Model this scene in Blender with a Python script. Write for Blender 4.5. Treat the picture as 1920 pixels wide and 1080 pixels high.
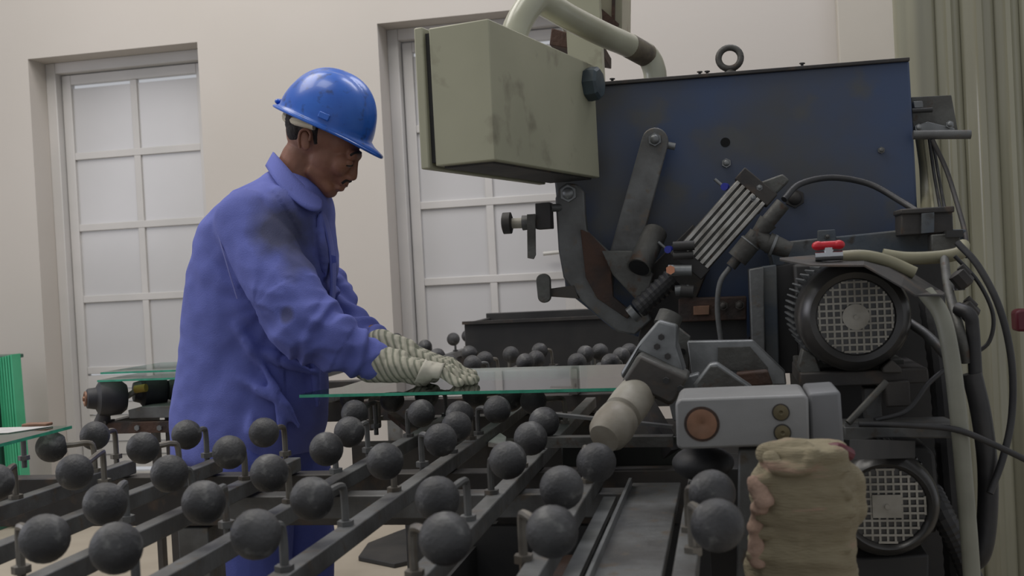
import bpy, bmesh, math, random
from mathutils import Vector, Matrix, noise, Quaternion
random.seed(7)
for o in list(bpy.data.objects): bpy.data.objects.remove(o)
SC = bpy.context.scene
COL = SC.collection
# ------------------------------------------------------------------ camera
F = 2000.0; YAW = math.atan(403/2000); ROLL = 0.052; PIT = 30/2000; H = 1.15
fw = Vector((-math.sin(YAW)*math.cos(PIT), math.cos(YAW)*math.cos(PIT), -math.sin(PIT)))
r0 = Vector((math.cos(YAW), math.sin(YAW), 0)); u0 = r0.cross(fw)
rt = r0*math.cos(ROLL) - u0*math.sin(ROLL); up = u0*math.cos(ROLL) + r0*math.sin(ROLL)
EYE = Vector((0, 0, H))
cam = bpy.data.cameras.new('camera'); co = bpy.data.objects.new('camera', cam); COL.objects.link(co)
M3 = Matrix((rt, up, -fw)).transposed()
co.matrix_world = Matrix.Translation(EYE) @ M3.to_4x4()
cam.sensor_width = 36; cam.lens = F/1920*36; cam.clip_start = 0.05
cam.dof.use_dof = True; cam.dof.focus_distance = 2.55; cam.dof.aperture_fstop = 7.0
SC.camera = co
# ------------------------------------------------------------------ light
w = bpy.data.worlds.new('hall_light'); SC.world = w; w.use_nodes = True
w.node_tree.nodes['Background'].inputs[0].default_value = (0.93, 0.95, 1.0, 1)
w.node_tree.nodes['Background'].inputs[1].default_value = 0.46
def area(name, loc, target, sx, sy, power, color):
    l = bpy.data.lights.new(name, 'AREA'); l.shape = 'RECTANGLE'; l.size = sx; l.size_y = sy; l.energy = power; l.color = color
    o = bpy.data.objects.new(name, l); COL.objects.link(o); o.location = loc
    o.rotation_euler = (Vector(target)-Vector(loc)).to_track_quat('-Z', 'Y').to_euler(); return o
area('ceiling_lamp', (-2.6, 3.0, 4.6), (-2.4, 4.2, 0.5), 1.5, 3.0, 80, (1.0, 0.95, 0.89))
area('ceiling_lamp', (0.6, 4.1, 4.6), (0.5, 4.7, 0.5), 2.0, 1.0, 50, (0.93, 0.92, 1.0))
area('ceiling_lamp', (-1.2, 1.6, 4.8), (-1.1, 1.8, 0.5), 1.2, 1.2, 26, (1.0, 0.97, 0.9))
area('side_window_lamp', (-5.2, 1.8, 2.3), (-1.0, 2.0, 0.9), 1.6, 1.6, 32, (0.90, 0.90, 1.0))
SC.view_settings.view_transform = 'Standard'; SC.view_settings.look = 'None'
SC.view_settings.gamma = 1.0; SC.view_settings.use_curve_mapping = False
SC.view_settings.exposure = 0.0
# ------------------------------------------------------------------ pixel -> place helpers
def ray(px, py): return fw + rt*((px-960)/F) + up*((540-py)/F)
def atY(px, py, Y):
    d = ray(px, py); return EYE + d*(Y/d.y)
def atZ(px, py, Z):
    d = ray(px, py); return EYE + d*((Z-H)/d.z)
def atD(px, py, D): return EYE + ray(px, py)*D
def V(*a): return Vector(a)
# ------------------------------------------------------------------ materials
def s2l(c): return tuple(((x/255+0.055)/1.055)**2.4 if x > 10 else x/255/12.92 for x in c)
MATS = {}
def mat(name, c1, c2=None, rough=0.6, metal=0.0, scale=8.0, bump=0.0, spec=0.5, coat=0.0, detail=6, lo=0.4, hi=0.65, bscale=None, stretch=None, c3=None):
    if name in MATS: return MATS[name]
    m = bpy.data.materials.new(name); m.use_nodes = True; n = m.node_tree.nodes; L = m.node_tree.links
    b = n['Principled BSDF']; b.inputs['Roughness'].default_value = rough; b.inputs['Metallic'].default_value = metal
    b.inputs['Specular IOR Level'].default_value = spec; b.inputs['Coat Weight'].default_value = coat
    b.inputs['Base Color'].default_value = (*s2l(c1), 1)
    tc = n.new('ShaderNodeTexCoord'); src = tc.outputs['Object']
    if stretch:
        mp = n.new('ShaderNodeMapping'); mp.inputs['Scale'].default_value = stretch; L.new(src, mp.inputs[0]); src = mp.outputs[0]
    if c2:
        t = n.new('ShaderNodeTexNoise'); t.inputs['Scale'].default_value = scale; t.inputs['Detail'].default_value = detail; L.new(src, t.inputs['Vector'])
        r = n.new('ShaderNodeValToRGB'); r.color_ramp.elements[0].position = lo; r.color_ramp.elements[1].position = hi
        r.color_ramp.elements[0].color = (*s2l(c1), 1); r.color_ramp.elements[1].color = (*s2l(c2), 1)
        L.new(t.outputs['Fac'], r.inputs[0]); L.new(r.outputs[0], b.inputs['Base Color'])
        if c3:
            t2 = n.new('ShaderNodeTexNoise'); t2.inputs['Scale'].default_value = scale*3.1; t2.inputs['Detail'].default_value = 8; L.new(src, t2.inputs['Vector'])
            r2 = n.new('ShaderNodeValToRGB'); r2.color_ramp.elements[0].position = 0.58; r2.color_ramp.elements[1].position = 0.70
            L.new(t2.outputs['Fac'], r2.inputs[0])
            mx = n.new('ShaderNodeMix'); mx.data_type = 'RGBA'; L.new(r2.outputs[0], mx.inputs[0]); L.new(r.outputs[0], mx.inputs[6])
            mx.inputs[7].default_value = (*s2l(c3), 1); L.new(mx.outputs[2], b.inputs['Base Color'])
    if bump:
        t = n.new('ShaderNodeTexNoise'); t.inputs['Scale'].default_value = bscale or scale*6; t.inputs['Detail'].default_value = 8; L.new(src, t.inputs['Vector'])
        bp = n.new('ShaderNodeBump'); bp.inputs['Strength'].default_value = bump; bp.inputs['Distance'].default_value = 0.01
        L.new(t.outputs['Fac'], bp.inputs['Height']); L.new(bp.outputs[0], b.inputs['Normal'])
    MATS[name] = m; return m
WALL = mat('wall_paint', (190, 184, 176), (196, 190, 183), 0.75, scale=0.7, bump=0.05, bscale=30)
WALL2 = mat('wall_paint_cool', (196, 190, 194), (202, 197, 200), 0.75, scale=0.7)
DOORW = mat('door_paint', (192, 190, 187), (200, 197, 194), 0.45, scale=3)
PANE = mat('frosted_pane', (190, 189, 189), (196, 195, 195), 0.22, scale=1.5, spec=0.4)
FLOOR = mat('floor_concrete', (172, 162, 146), (150, 140, 124), 0.7, scale=1.6, bump=0.1)
CURT = mat('corrugated_sheet', (160, 158, 138), (142, 139, 120), 0.22, scale=1.2, stretch=(3, 3, 0.6), spec=0.6)
RUB = mat('dusty_rubber', (46, 46, 47), (70, 70, 70), 0.55, scale=14, bump=0.2, bscale=180, c3=(100, 100, 98))
RUBD = mat('black_rubber', (30, 30, 32), (48, 48, 50), 0.6, scale=9, bump=0.1)
STEEL = mat('dusty_steel', (106, 107, 106), (80, 79, 77), 0.5, 0.3, scale=11, bump=0.15, c3=(98, 90, 80))
RODM = mat('bright_rod', (128, 124, 116), (96, 90, 82), 0.38, 0.6, scale=20)
DARK = mat('dark_steel', (52, 50, 49), (70, 66, 61), 0.6, 0.2, scale=7, bump=0.15, c3=(78, 66, 56))
BLK = mat('black_machine_paint', (38, 38, 38), (54, 52, 50), 0.6, scale=5, bump=0.1)
BLUE = mat('worn_blue_paint', (52, 68, 98), (66, 67, 68), 0.42, scale=2.6, bump=0.05, bscale=20, lo=0.42, hi=0.64, c3=(70, 72, 74))
BLUED = mat('dusty_blue_paint', (70, 78, 86), (96, 96, 92), 0.6, scale=9, bump=0.15, c3=(54, 50, 46))
CREAM = mat('cream_enamel', (164, 162, 138), (150, 149, 126), 0.5, scale=3.2, bump=0.04, lo=0.35, hi=0.75, c3=(126, 122, 102))
PIPEM = mat('cream_pipe_enamel', (168, 168, 148), (152, 150, 130), 0.3, scale=5, coat=0.2)
RUST = mat('rust_brown', (72, 50, 38), (48, 40, 36), 0.75, scale=16, bump=0.3)
ALU = mat('aluminium', (134, 136, 136), (108, 110, 110), 0.42, 0.55, scale=14, bump=0.06)
ALUD = mat('dirty_aluminium', (92, 92, 88), (66, 64, 60), 0.55, 0.35, scale=12, bump=0.2, c3=(78, 62, 50))
GREYB = mat('grey_cast_cover', (138, 138, 137), (126, 126, 125), 0.5, 0.15, scale=6, bump=0.08)
COPPER = mat('copper_disc', (140, 104, 82), (110, 84, 66), 0.5, 0.4, scale=20)
BRASS = mat('brass_plug', (112, 102, 76), (92, 84, 62), 0.5, 0.4, scale=20)
FABR = mat('blue_coverall', (98, 107, 180), (88, 97, 166), 0.85, scale=5, bump=0.25, bscale=420)
FABD = mat('blue_coverall_trouser', (82, 94, 172), (74, 84, 156), 0.85, scale=5, bump=0.25, bscale=420)
HELM = mat('blue_helmet_plastic', (30, 88, 182), (38, 98, 192), 0.32, scale=12, coat=0.2, c3=(30, 66, 130))
SKIN = mat('brown_skin', (134, 90, 70), (118, 78, 60), 0.55, scale=18, bump=0.1, bscale=300)
HAIR = mat('black_hair', (26, 20, 18), (38, 30, 26), 0.7, scale=60, bump=0.6, bscale=400)
LIP = mat('lip_skin', (96, 56, 48), None, 0.5)
EYEW = mat('eye_white', (190, 180, 170), None, 0.3)
WHT = mat('white_plastic', (190, 188, 182), (170, 168, 160), 0.4, scale=6)
WHTD = mat('dirty_white_rubber', (160, 156, 144), (120, 112, 98), 0.5, scale=9, bump=0.1)
HOSEW = mat('pale_hose', (138, 138, 124), (112, 112, 100), 0.5, scale=5)
HOSEC = mat('cream_hose', (138, 134, 110), (108, 104, 82), 0.5, scale=6)
HOSEB = mat('black_hose', (34, 34, 36), (54, 53, 52), 0.5, scale=9, bump=0.1)
REDP = mat('red_handle', (190, 22, 38), None, 0.4)
CLOTH = mat('stained_cloth', (142, 133, 108), (120, 110, 88), 0.95, scale=7, bump=0.5, bscale=160, stretch=(0.5, 0.5, 3), c3=(152, 126, 108))
CLOTHP = mat('pink_cloth', (164, 138, 122), (138, 114, 98), 0.95, scale=12, bump=0.4, bscale=90)
BLUEFIT = mat('blue_fitting', (40, 50, 160), None, 0.4)
MAROON = mat('maroon_plastic', (90, 24, 38), None, 0.5)
YEL = mat('yellow_tape', (150, 128, 50), None, 0.6)
PAPER = mat('paper_label', (196, 194, 190), (180, 178, 176), 0.8, scale=30)
GEDGE = mat('glass_edge_green', (70, 165, 135), (56, 146, 118), 0.25, scale=40)
GREEN = mat('green_glass_stack', (60, 160, 116), (78, 176, 134), 0.2, scale=3)
GREEND = mat('dark_green_surface', (54, 100, 82), (44, 84, 70), 0.3, scale=3)  # two close dark green tones, deeper than the upright sheets
def glass_mat():
    m = bpy.data.materials.new('sheet_glass'); m.use_nodes = True; n = m.node_tree.nodes; L = m.node_tree.links
    n.remove(n['Principled BSDF']); out = n['Material Output']
    tr = n.new('ShaderNodeBsdfTransparent'); tr.inputs[0].default_value = (0.86, 0.94, 0.90, 1)
    gl = n.new('ShaderNodeBsdfGlossy'); gl.inputs['Roughness'].default_value = 0.03; gl.inputs[0].default_value = (0.93, 0.93, 0.94, 1)
    fr = n.new('ShaderNodeFresnel'); fr.inputs[0].default_value = 2.3
    mx = n.new('ShaderNodeMixShader'); L.new(fr.outputs[0], mx.inputs[0]); L.new(tr.outputs[0], mx.inputs[1]); L.new(gl.outputs[0], mx.inputs[2])
    L.new(mx.outputs[0], out.inputs[0]); return m
GLASS = glass_mat()
def stripe_mat():
    m = bpy.data.materials.new('striped_glove_canvas'); m.use_nodes = True; n = m.node_tree.nodes; L = m.node_tree.links
    b = n['Principled BSDF']; b.inputs['Roughness'].default_value = 0.95
    tc = n.new('ShaderNodeTexCoord'); mp = n.new('ShaderNodeMapping'); mp.inputs['Rotation'].default_value = (0, 0.35, 0)
    L.new(tc.outputs['Object'], mp.inputs[0])
    wv = n.new('ShaderNodeTexWave'); wv.inputs['Scale'].default_value = 22; wv.inputs['Distortion'].default_value = 0.8; wv.inputs['Detail'].default_value = 2
    L.new(mp.outputs[0], wv.inputs[0])
    r = n.new('ShaderNodeValToRGB'); r.color_ramp.elements[0].position = 0.12; r.color_ramp.elements[1].position = 0.38
    r.color_ramp.elements[0].color = (*s2l((126, 128, 112)), 1); r.color_ramp.elements[1].color = (*s2l((178, 175, 158)), 1)
    L.new(wv.outputs['Fac'], r.inputs[0]); L.new(r.outputs[0], b.inputs['Base Color'])
    bp = n.new('ShaderNodeBump'); bp.inputs['Strength'].default_value = 0.4; bp.inputs['Distance'].default_value = 0.01
    L.new(wv.outputs['Fac'], bp.inputs['Height']); L.new(bp.outputs[0], b.inputs['Normal']); return m
GLOVE = stripe_mat()
# ------------------------------------------------------------------ mesh builder
class MB:
    def __init__(s): s.bm = bmesh.new()
    def _tf(s, vs, M): bmesh.ops.transform(s.bm, matrix=M, verts=vs)
    def box(s, a, b):
        a, b = Vector(a), Vector(b); c = (a+b)/2; d = b-a
        r = bmesh.ops.create_cube(s.bm, size=1.0)
        s._tf(r['verts'], Matrix.Translation(c) @ Matrix.Diagonal((abs(d.x), abs(d.y), abs(d.z), 1))); return s
    def bar(s, p0, p1, wd, ht, upv=(0, 0, 1)):
        p0, p1 = Vector(p0), Vector(p1); z = (p1-p0); L = z.length; z.normalize()
        x = Vector(upv).cross(z)
        if x.length < 1e-4: x = Vector((1, 0, 0)).cross(z)
        x.normalize(); y = z.cross(x); R = Matrix((x, y, z)).transposed().to_4x4()
        r = bmesh.ops.create_cube(s.bm, size=1.0)
        s._tf(r['verts'], Matrix.Translation((p0+p1)/2) @ R @ Matrix.Diagonal((wd, ht, L, 1))); return s
    def cyl(s, p0, p1, ra, rb=None, seg=20):
        p0, p1 = Vector(p0), Vector(p1); d = p1-p0; rb = ra if rb is None else rb
        r = bmesh.ops.create_cone(s.bm, cap_ends=True, segments=seg, radius1=ra, radius2=rb, depth=d.length)
        s._tf(r['verts'], Matrix.Translation((p0+p1)/2) @ d.to_track_quat('Z', 'Y').to_matrix().to_4x4()); return s
    def ell(s, c, r, rot=None, seg=20):
        if not hasattr(r, '__len__'): r = (r, r, r)
        q = bmesh.ops.create_uvsphere(s.bm, u_segments=seg, v_segments=max(8, seg*2//3), radius=1.0)
        R = Matrix.Rotation(rot, 4, 'Y') if rot else Matrix.Identity(4)
        s._tf(q['verts'], Matrix.Translation(Vector(c)) @ R @ Matrix.Diagonal((*r, 1))); return s
    def cap(s, p0, ra, p1, rb, seg=18):
        s.ell(p0, ra, seg=seg); s.ell(p1, rb, seg=seg); s.cyl(p0, p1, ra, rb, seg); return s
    def tube(s, pts, r, seg=12, smooth=4, ridge=0.0):
        P = [Vector(p) for p in pts]; Q = []
        if smooth > 1 and len(P) > 2:
            E = [2*P[0]-P[1]] + P + [2*P[-1]-P[-2]]
            for i in range(1, len(E)-2):
                for k in range(smooth):
                    t = k/smooth; a, b, c, d = E[i-1:i+3]
                    Q.append(0.5*((2*b)+(c-a)*t+(2*a-5*b+4*c-d)*t*t+(3*b-a-3*c+d)*t**3))
            Q.append(P[-1])
        else: Q = P
        rr = r if hasattr(r, '__len__') else None; n = len(Q); rings = []; pv = None
        for i, p in enumerate(Q):
            t = (Q[min(i+1, n-1)]-Q[max(i-1, 0)]).normalized()
            if pv is None:
                pv = t.orthogonal().normalized()
            pv = (pv - t*pv.dot(t)).normalized(); bn = t.cross(pv)
            R = r if rr is None else rr[0]+(rr[1]-rr[0])*i/(n-1)
            if ridge: R *= 1+ridge*(i % 2)
            rings.append([s.bm.verts.new(p+pv*R*math.cos(2*math.pi*k/seg)+bn*R*math.sin(2*math.pi*k/seg)) for k in range(seg)])
        for a, b in zip(rings, rings[1:]):
            for k in range(seg): s.bm.faces.new((a[k], a[(k+1) % seg], b[(k+1) % seg], b[k]))
        s.bm.faces.new(rings[0][::-1]); s.bm.faces.new(rings[-1]); return s
    def prism(s, pts, off):
        off = Vector(off); a = [s.bm.verts.new(Vector(p)) for p in pts]; b = [s.bm.verts.new(Vector(p)+off) for p in pts]
        n = len(a); s.bm.faces.new(a); s.bm.faces.new(b[::-1])
        for i in range(n): s.bm.faces.new((a[i], b[i], b[(i+1) % n], a[(i+1) % n]))
        return s
    def pr(s, pix, Y, th):   # outline in the vertical plane Y, solid going back th
        P_ = [atY(x, y, Y) for x, y in pix]
        for p in P_: p.z = max(p.z, 0.0)
        return s.prism(P_, (0, th, 0))
    def lathe(s, prof, p0, axis, seg=32):
        p0 = Vector(p0); ax = Vector(axis).normalized(); e1 = ax.orthogonal().normalized(); e2 = ax.cross(e1); rings = []
        for r, h in prof:
            rings.append([s.bm.verts.new(p0+ax*h+(e1*math.cos(2*math.pi*k/seg)+e2*math.sin(2*math.pi*k/seg))*max(r, 1e-4)) for k in range(seg)])
        for a, b in zip(rings, rings[1:]):
            for k in range(seg): s.bm.faces.new((a[k], a[(k+1) % seg], b[(k+1) % seg], b[k]))
        s.bm.faces.new(rings[0][::-1]); s.bm.faces.new(rings[-1]); return s
    def loft(s, secs, seg=48, pw=1.0):
        # secs: (centre, half x, half y, lift) closed stack of rounded sections
        rings = []
        for c, hx, hy in secs:
            c = Vector(c); ring = []
            for k in range(seg):
                a = 2*math.pi*k/seg; ca, sa = math.cos(a), math.sin(a)
                ring.append(s.bm.verts.new(c+Vector((hx*math.copysign(abs(ca)**pw, ca), hy*math.copysign(abs(sa)**pw, sa), 0))))
            rings.append(ring)
        for a, b in zip(rings, rings[1:]):
            for k in range(seg): s.bm.faces.new((a[k], a[(k+1) % seg], b[(k+1) % seg], b[k]))
        f1 = s.bm.faces.new(rings[0][::-1]); f2 = s.bm.faces.new(rings[-1]); return s
    def mesh(s, name, m, org=(0, 0, 0), sharp=35):
        bmesh.ops.recalc_face_normals(s.bm, faces=s.bm.faces[:])
        bmesh.ops.translate(s.bm, verts=s.bm.verts[:], vec=-Vector(org))
        me = bpy.data.meshes.new(name); s.bm.to_mesh(me); s.bm.free(); me.materials.append(m)
        me.shade_smooth(); me.set_sharp_from_angle(angle=math.radians(sharp)); return me
    def build(s, name, m, parent=None, bevel=0.0, org=None, sharp=35):
        if org is None:
            if parent is None:
                vs = [v.co for v in s.bm.verts]; org = sum(vs, Vector())/len(vs)
                org.z = min(v.z for v in vs)
            else: org = wloc(parent)
        o = bpy.data.objects.new(name, s.mesh(name, m, org, sharp)); COL.objects.link(o)
        if parent is not None:
            o.parent = parent; o['_w'] = list(org)
        else: o.location = org
        o['_w'] = list(org)
        if bevel:
            b = o.modifiers.new('bevel', 'BEVEL'); b.width = bevel; b.segments = 2; b.limit_method = 'ANGLE'; b.angle_limit = math.radians(40)
        return o
def wloc(o): return Vector(o['_w'])
def tag(o, label=None, cat=None, group=None, kind=None):
    if label: o['label'] = label
    if cat: o['category'] = cat
    if group: o['group'] = group
    if kind: o['kind'] = kind
    return o
def thing(name, loc, label, cat, group=None):
    o = bpy.data.objects.new(name, None); COL.objects.link(o); o.location = loc; o['_w'] = list(Vector(loc)); o.empty_display_size = 0.05
    return tag(o, label, cat, group)
# ------------------------------------------------------------------ the setting
YW = 5.25
D1 = (-3.70, -2.69); D2 = (-1.69, -0.70); DH = 2.455
f_ = MB().box((-7, -1.5, -0.1), (3.5, YW+0.6, 0)).build('floor', FLOOR); tag(f_, 'pale dusty concrete factory floor', kind='structure')
m = MB()
for a, b, z0, z1 in ((-7, D1[0], 0, 4.2), (D1[0], D1[1], DH, 4.2), (D1[1], D2[0], 0, 4.2), (D2[0], D2[1], DH, 4.2), (D2[1], 3.5, 0, 4.2)):
    m.box((a, YW, z0), (b, YW+0.27, z1))
tag(m.build('wall_back', WALL), 'cream painted back wall with two recessed doors', kind='structure')
def door(n, x0, x1):
    yb = YW+0.2
    r = MB()
    for a, b, c, d in ((x0, x0+0.06, 0, DH), (x1-0.06, x1, 0, DH), (x0+0.06, x1-0.06, DH-0.06, DH)):
        r.box((a, yb-0.05, c), (b, yb+0.05, d))
    root = r.build(f'door_{n}', DOORW, bevel=0.004); tag(root, None, kind='structure')
    tag(root, 'white glazed door in the deep recess left of the worker' if n == 1 else 'white glazed door in the recess behind the control box')
    a, b = x0+0.065, x1-0.065
    st = 0.055
    q = MB(); zr = [2.335-0.405*k for k in range(5)]
    q.box((a, yb, 0.02), (a+st, yb+0.04, DH-0.065)); q.box((b-st, yb, 0.02), (b, yb+0.04, DH-0.065))
    q.box((a+st, yb, zr[0]), (b-st, yb+0.04, DH-0.065)); q.box((a+st, yb, 0.02), (b-st, yb+0.04, 0.14))
    q.build('leaf_frame', DOORW, root, bevel=0.003)
    mid = (a+b)/2
    q = MB(); q.box((mid-0.02, yb+0.004, zr[4]), (mid+0.02, yb+0.034, zr[0]))
    for z in zr[1:]: q.box((a+st, yb+0.002, z-0.02), (b-st, yb+0.036, z+0.02))
    q.build('glazing_bar', DOORW, root, bevel=0.003)
    for k in range(4):
        for xa, xb in ((a+st, mid-0.02), (mid+0.02, b-st)):
            MB().box((xa, yb+0.016, zr[k+1]+0.02), (xb, yb+0.024, zr[k]-0.02)).build('pane', PANE, root)
    z = zr[4]-0.03
    while z > 0.2:
        MB().prism([V(a+st, yb+0.006, z), V(a+st, yb+0.03, z), V(a+st, yb+0.034, z-0.07), V(a+st, yb+0.0, z-0.07)], (b-a-2*st, 0, 0)).build('slat', DOORW, root)
        z -= 0.075
    if n == 1: pass
    else:
        h = MB(); h.box((b-0.045, yb-0.012, 1.14), (b-0.012, yb, 1.30)); h.cyl((b-0.028, yb-0.05, 1.24), (b-0.028, yb, 1.24), 0.009); h.cyl((b-0.03, yb-0.05, 1.24), (b-0.15, yb-0.05, 1.235), 0.010)
        tag(h.build('door_handle', WHT, root), 'pale lever handle')
door(1, *D1); door(2, *D2)
tag(MB().box((0.56, YW-0.08, 0), (0.88, YW, 4.2)).build('trim_1', mat('pilaster_paint', (184, 178, 166), (178, 172, 160), 0.7, scale=2), bevel=0.006), 'cream pilaster beside the corrugated sheeting', kind='structure')
# corrugated sheeting on the right: panel by panel, each with its own ribs
wr = thing('wall_right', (1.1, 3.65, 0), 'greenish translucent corrugated sheeting hung right of the machine', None); wr['kind'] = 'structure'
del wr['label']; wr['label'] = 'greenish grey corrugated sheeting to the right of the machine'
ypl = 3.65; xx = atY(1697, 500, ypl).x
for k in range(11):
    wd = [0.125, 0.085, 0.1, 0.085, 0.115, 0.09, 0.11, 0.1, 0.12, 0.1, 0.2][k]; m = MB(); prof = []
    n = 12
    for i in range(n+1):
        t = i/n; y = ypl - 0.02*math.sin(math.pi*t)**0.6 - (0.012 if 0.35 < t < 0.65 else 0) + (0.012 if k % 2 else 0)
        prof.append((xx+wd*t, y))
    pts = [V(x, y, 0.0) for x, y in prof] + [V(x, y+0.012, 0.0) for x, y in prof[::-1]]
    m.prism(pts, (0, 0, 3.6)); m.build('corrugated_panel', CURT, wr, sharp=50)
    xx += wd-0.004
# ------------------------------------------------------------------ caster tables
R_B = 0.0305
def ball_mesh():
    m = MB(); prof = []
    n = 18
    for i in range(n+1):
        a = math.pi*i/n; r = R_B*math.sin(a); h = -R_B*math.cos(a)
        if 9 <= i <= 9: r *= 1.012
        if i in (13,): r *= 0.965
        if i in (14, 15): r *= 1.01
        if i == 16: h -= 0.002
        if i >= 17: h = R_B*math.cos(math.pi*2/n)*0.93; r = min(r, 0.006)
        prof.append((r, h))
    m.lathe(prof, (0, 0, 0), (1, 0, 0), 24); return m.mesh('rubber_ball', RUB, sharp=60)
BALL = ball_mesh()
def caster(table, px, py, bolt=None, beams=None, z=0.85, tilt=0.0):
    C = atZ(px, py, z)
    if bolt is not None: B = atZ(bolt[0], bolt[1], z-0.06)
    else:
        bx = min(beams, key=lambda q: abs(q-C.x)) if beams else C.x+0.03
        if abs(bx-C.x) > 0.09: bx = C.x+0.035
        B = V(bx, C.y+0.05+random.uniform(-0.01, 0.012), z-0.06)
    if (B-C).to_2d().length < 0.036: B = V(B.x, C.y+0.052, B.z)
    d = V(B.x-C.x, B.y-C.y, 0); L = d.length; d.normalize()
    m = MB(); K = C+d*(L-0.012); Kz = V(B.x, B.y, C.z-0.012)
    m.tube([C-d*0.02, C+d*(L*0.5), K, Kz, V(B.x, B.y, B.z-0.02)], 0.0058, 8, 4)
    m.cyl(V(B.x, B.y, B.z-0.003), V(B.x, B.y, B.z+0.007), 0.0125, seg=6)
    c = m.build('ball_caster', RODM if random.random() < 0.45 else STEEL, table, org=C)
    c.parent = table; c.location = C - wloc(table); c['_w'] = list(C)
    o = bpy.data.objects.new('rubber_ball', BALL); COL.objects.link(o); o.parent = c
    o.rotation_euler = (random.uniform(0, 6), random.uniform(-.12, .12), math.atan2(d.y, d.x)+random.uniform(-.1, .1)); return c
BX = [-1.27, -1.07, -0.895, -0.722, -0.562, -0.386, -0.248, -0.065]
T1 = thing('caster_table', (-0.7, 1.5, 0), 'dark steel ball-caster conveyor table in the foreground, left of the machine', 'conveyor')
for x in BX:
    y1 = 2.07 if x < -0.8 else (2.95 if x < -0.3 else (2.085 if x < -0.1 else 1.93))
    MB().bar((x, 0.85, 0.776), (x, y1, 0.776), 0.028, 0.028).build('beam', STEEL, T1, bevel=0.002)
    
for y, za, zb, x0, x1 in ((2.04, 0.655, 0.758, -1.75, -0.02), (1.84, 0.715, 0.757, -1.0, -0.12), (1.0, 0.66, 0.757, -1.75, -0.02), (2.86, 0.68, 0.757, -0.9, -0.36), (2.42, 0.69, 0.757, -0.9, -0.36)):
    m = MB(); m.box((x0, y, za), (x1, y+0.006, zb)); m.box((x0, y+0.006, zb-0.006), (x1, y+0.05, zb)); m.box((x0, y+0.006, za), (x1, y+0.05, za+0.006))
    m.build('cross_beam', DARK if y > 1.9 else STEEL, T1, bevel=0.002)
for x, y in ((-1.12, 2.065), (-1.7, 2.065), (-0.14, 2.065), (-1.7, 1.03), (-0.14, 1.03), (-0.88, 2.87), (-0.40, 2.87)):
    MB().box((x-0.035, y-0.02, 0.008), (x+0.035, y+0.05, 0.65)).build('leg', STEEL, T1, bevel=0.003)
    MB().box((x-0.06, y-0.045, 0.0), (x+0.06, y+0.075, 0.008)).build('foot_plate', DARK, T1)
# side channel and guide rail at the machine side
MB().box((-0.185, 0.86, 0.742), (-0.098, 1.93, 0.757)).build('side_plate', STEEL, T1, bevel=0.002)
MB().box((-0.188, 0.86, 0.757), (-0.183, 1.9, 0.772)).box((-0.228, 0.86, 0.742), (-0.206, 1.9, 0.752)).build('guide_rail', ALU, T1)
# under-table drive channel with belt and lower tray
MB().box((-0.36, 0.9, 0.60), (-0.28, 2.0, 0.65)).build('drive_channel', RUST, T1, bevel=0.003)
MB().box((-0.62, 0.95, 0.44), (0.0, 2.02, 0.46)).build('lower_tray', BLK, T1)
MB().bar((-0.47, 0.9, 0.62), (-0.47, 2.03, 0.62), 0.02, 0.09).build('brace', BLK, T1)
MB().box((-0.52, 1.84, 0.55), (-0.05, 1.86, 0.70)).build('apron_plate', BLK, T1)
MB().bar(atZ(735, 778, 0.80), atZ(800, 830, 0.775), 0.022, 0.014).build('lever', RUST, T1, bevel=0.002)
front = [((97, 838), None), ((178, 817), (218, 857)), ((140, 885), (196, 905)), ((268, 840), None), ((350, 815), (388, 855)), ((197, 945), (238, 975)),
 ((318, 888), None), ((84, 1010), (40, 1070)), ((218, 1028), None), ((430, 848), None), ((382, 942), (425, 985)), ((495, 811), (535, 852)),
 ((505, 887), None), ((480, 1002), None), ((585, 935), (648, 985)), ((612, 842), (630, 885)), ((655, 810), (690, 845)), ((722, 865), (726, 930)), ((665, 775), (705, 800)),
 ((820, 935), (878, 975)), ((835, 1010), None), ((826, 825), (792, 872)), ((856, 800), None), ((995, 822), None), ((1020, 792), None),
 ((952, 863), (922, 926)), ((1053, 915), None), ((1035, 997), (982, 1050)), ((1118, 867), (1100, 905)), ((1345, 985), (1300, 1035)), ((1335, 925), None),
 ((735, 750), None), ((790, 775), None), ((862, 778), None), ((932, 768), None), ((957, 748), None), ((1000, 752), None),
 ((660, 748), None), ((800, 742), None), ((890, 742), None), ((-10, 905), (30, 935)), ((-30, 828), (45, 860))]
for c, b in front: caster(T1, c[0], c[1], b, BX)
# far table behind the big glass sheet
T2 = thing('caster_table', (-0.9, 4.0, 0), 'dark ball-caster table further back, between the big glass sheet and the doors', 'conveyor')
BX2 = [-1.62, -1.27, -0.95, -0.80, -0.66, -0.48, -0.34]
for x in BX2:
    MB().bar((x, 3.25, 0.776), (x, 5.05 if x < -1.1 else 4.03, 0.776), 0.028, 0.028).build('beam', STEEL, T2, bevel=0.002)
for y, x0, x1 in ((3.3, -1.68, -0.28), (3.96, -1.68, -0.28), (4.95, -1.68, -1.2)):
    MB().box((x0, y, 0.69), (x1, y+0.05, 0.757)).build('cross_beam', DARK, T2, bevel=0.003)
for x, y in ((-1.62, 3.325), (-0.34, 3.325), (-0.34, 3.985), (-1.62, 4.975), (-1.24, 4.975), (-0.95, 3.985)):
    MB().box((x-0.03, y-0.025, 0), (x+0.03, y+0.025, 0.69)).build('leg', STEEL, T2)
for px, py in ((743, 636), (797, 650), (850, 636), (877, 630), (880, 663), (909, 675), (886, 683), (958, 665), (985, 680), (1012, 658), (1005, 674), (1082, 680), (1098, 664), (1125, 660), (1145, 681), (1165, 668), (760, 658), (782, 662), (820, 668), (1180, 660), (842, 680)):
    caster(T2, px, py, None, BX2)
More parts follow.
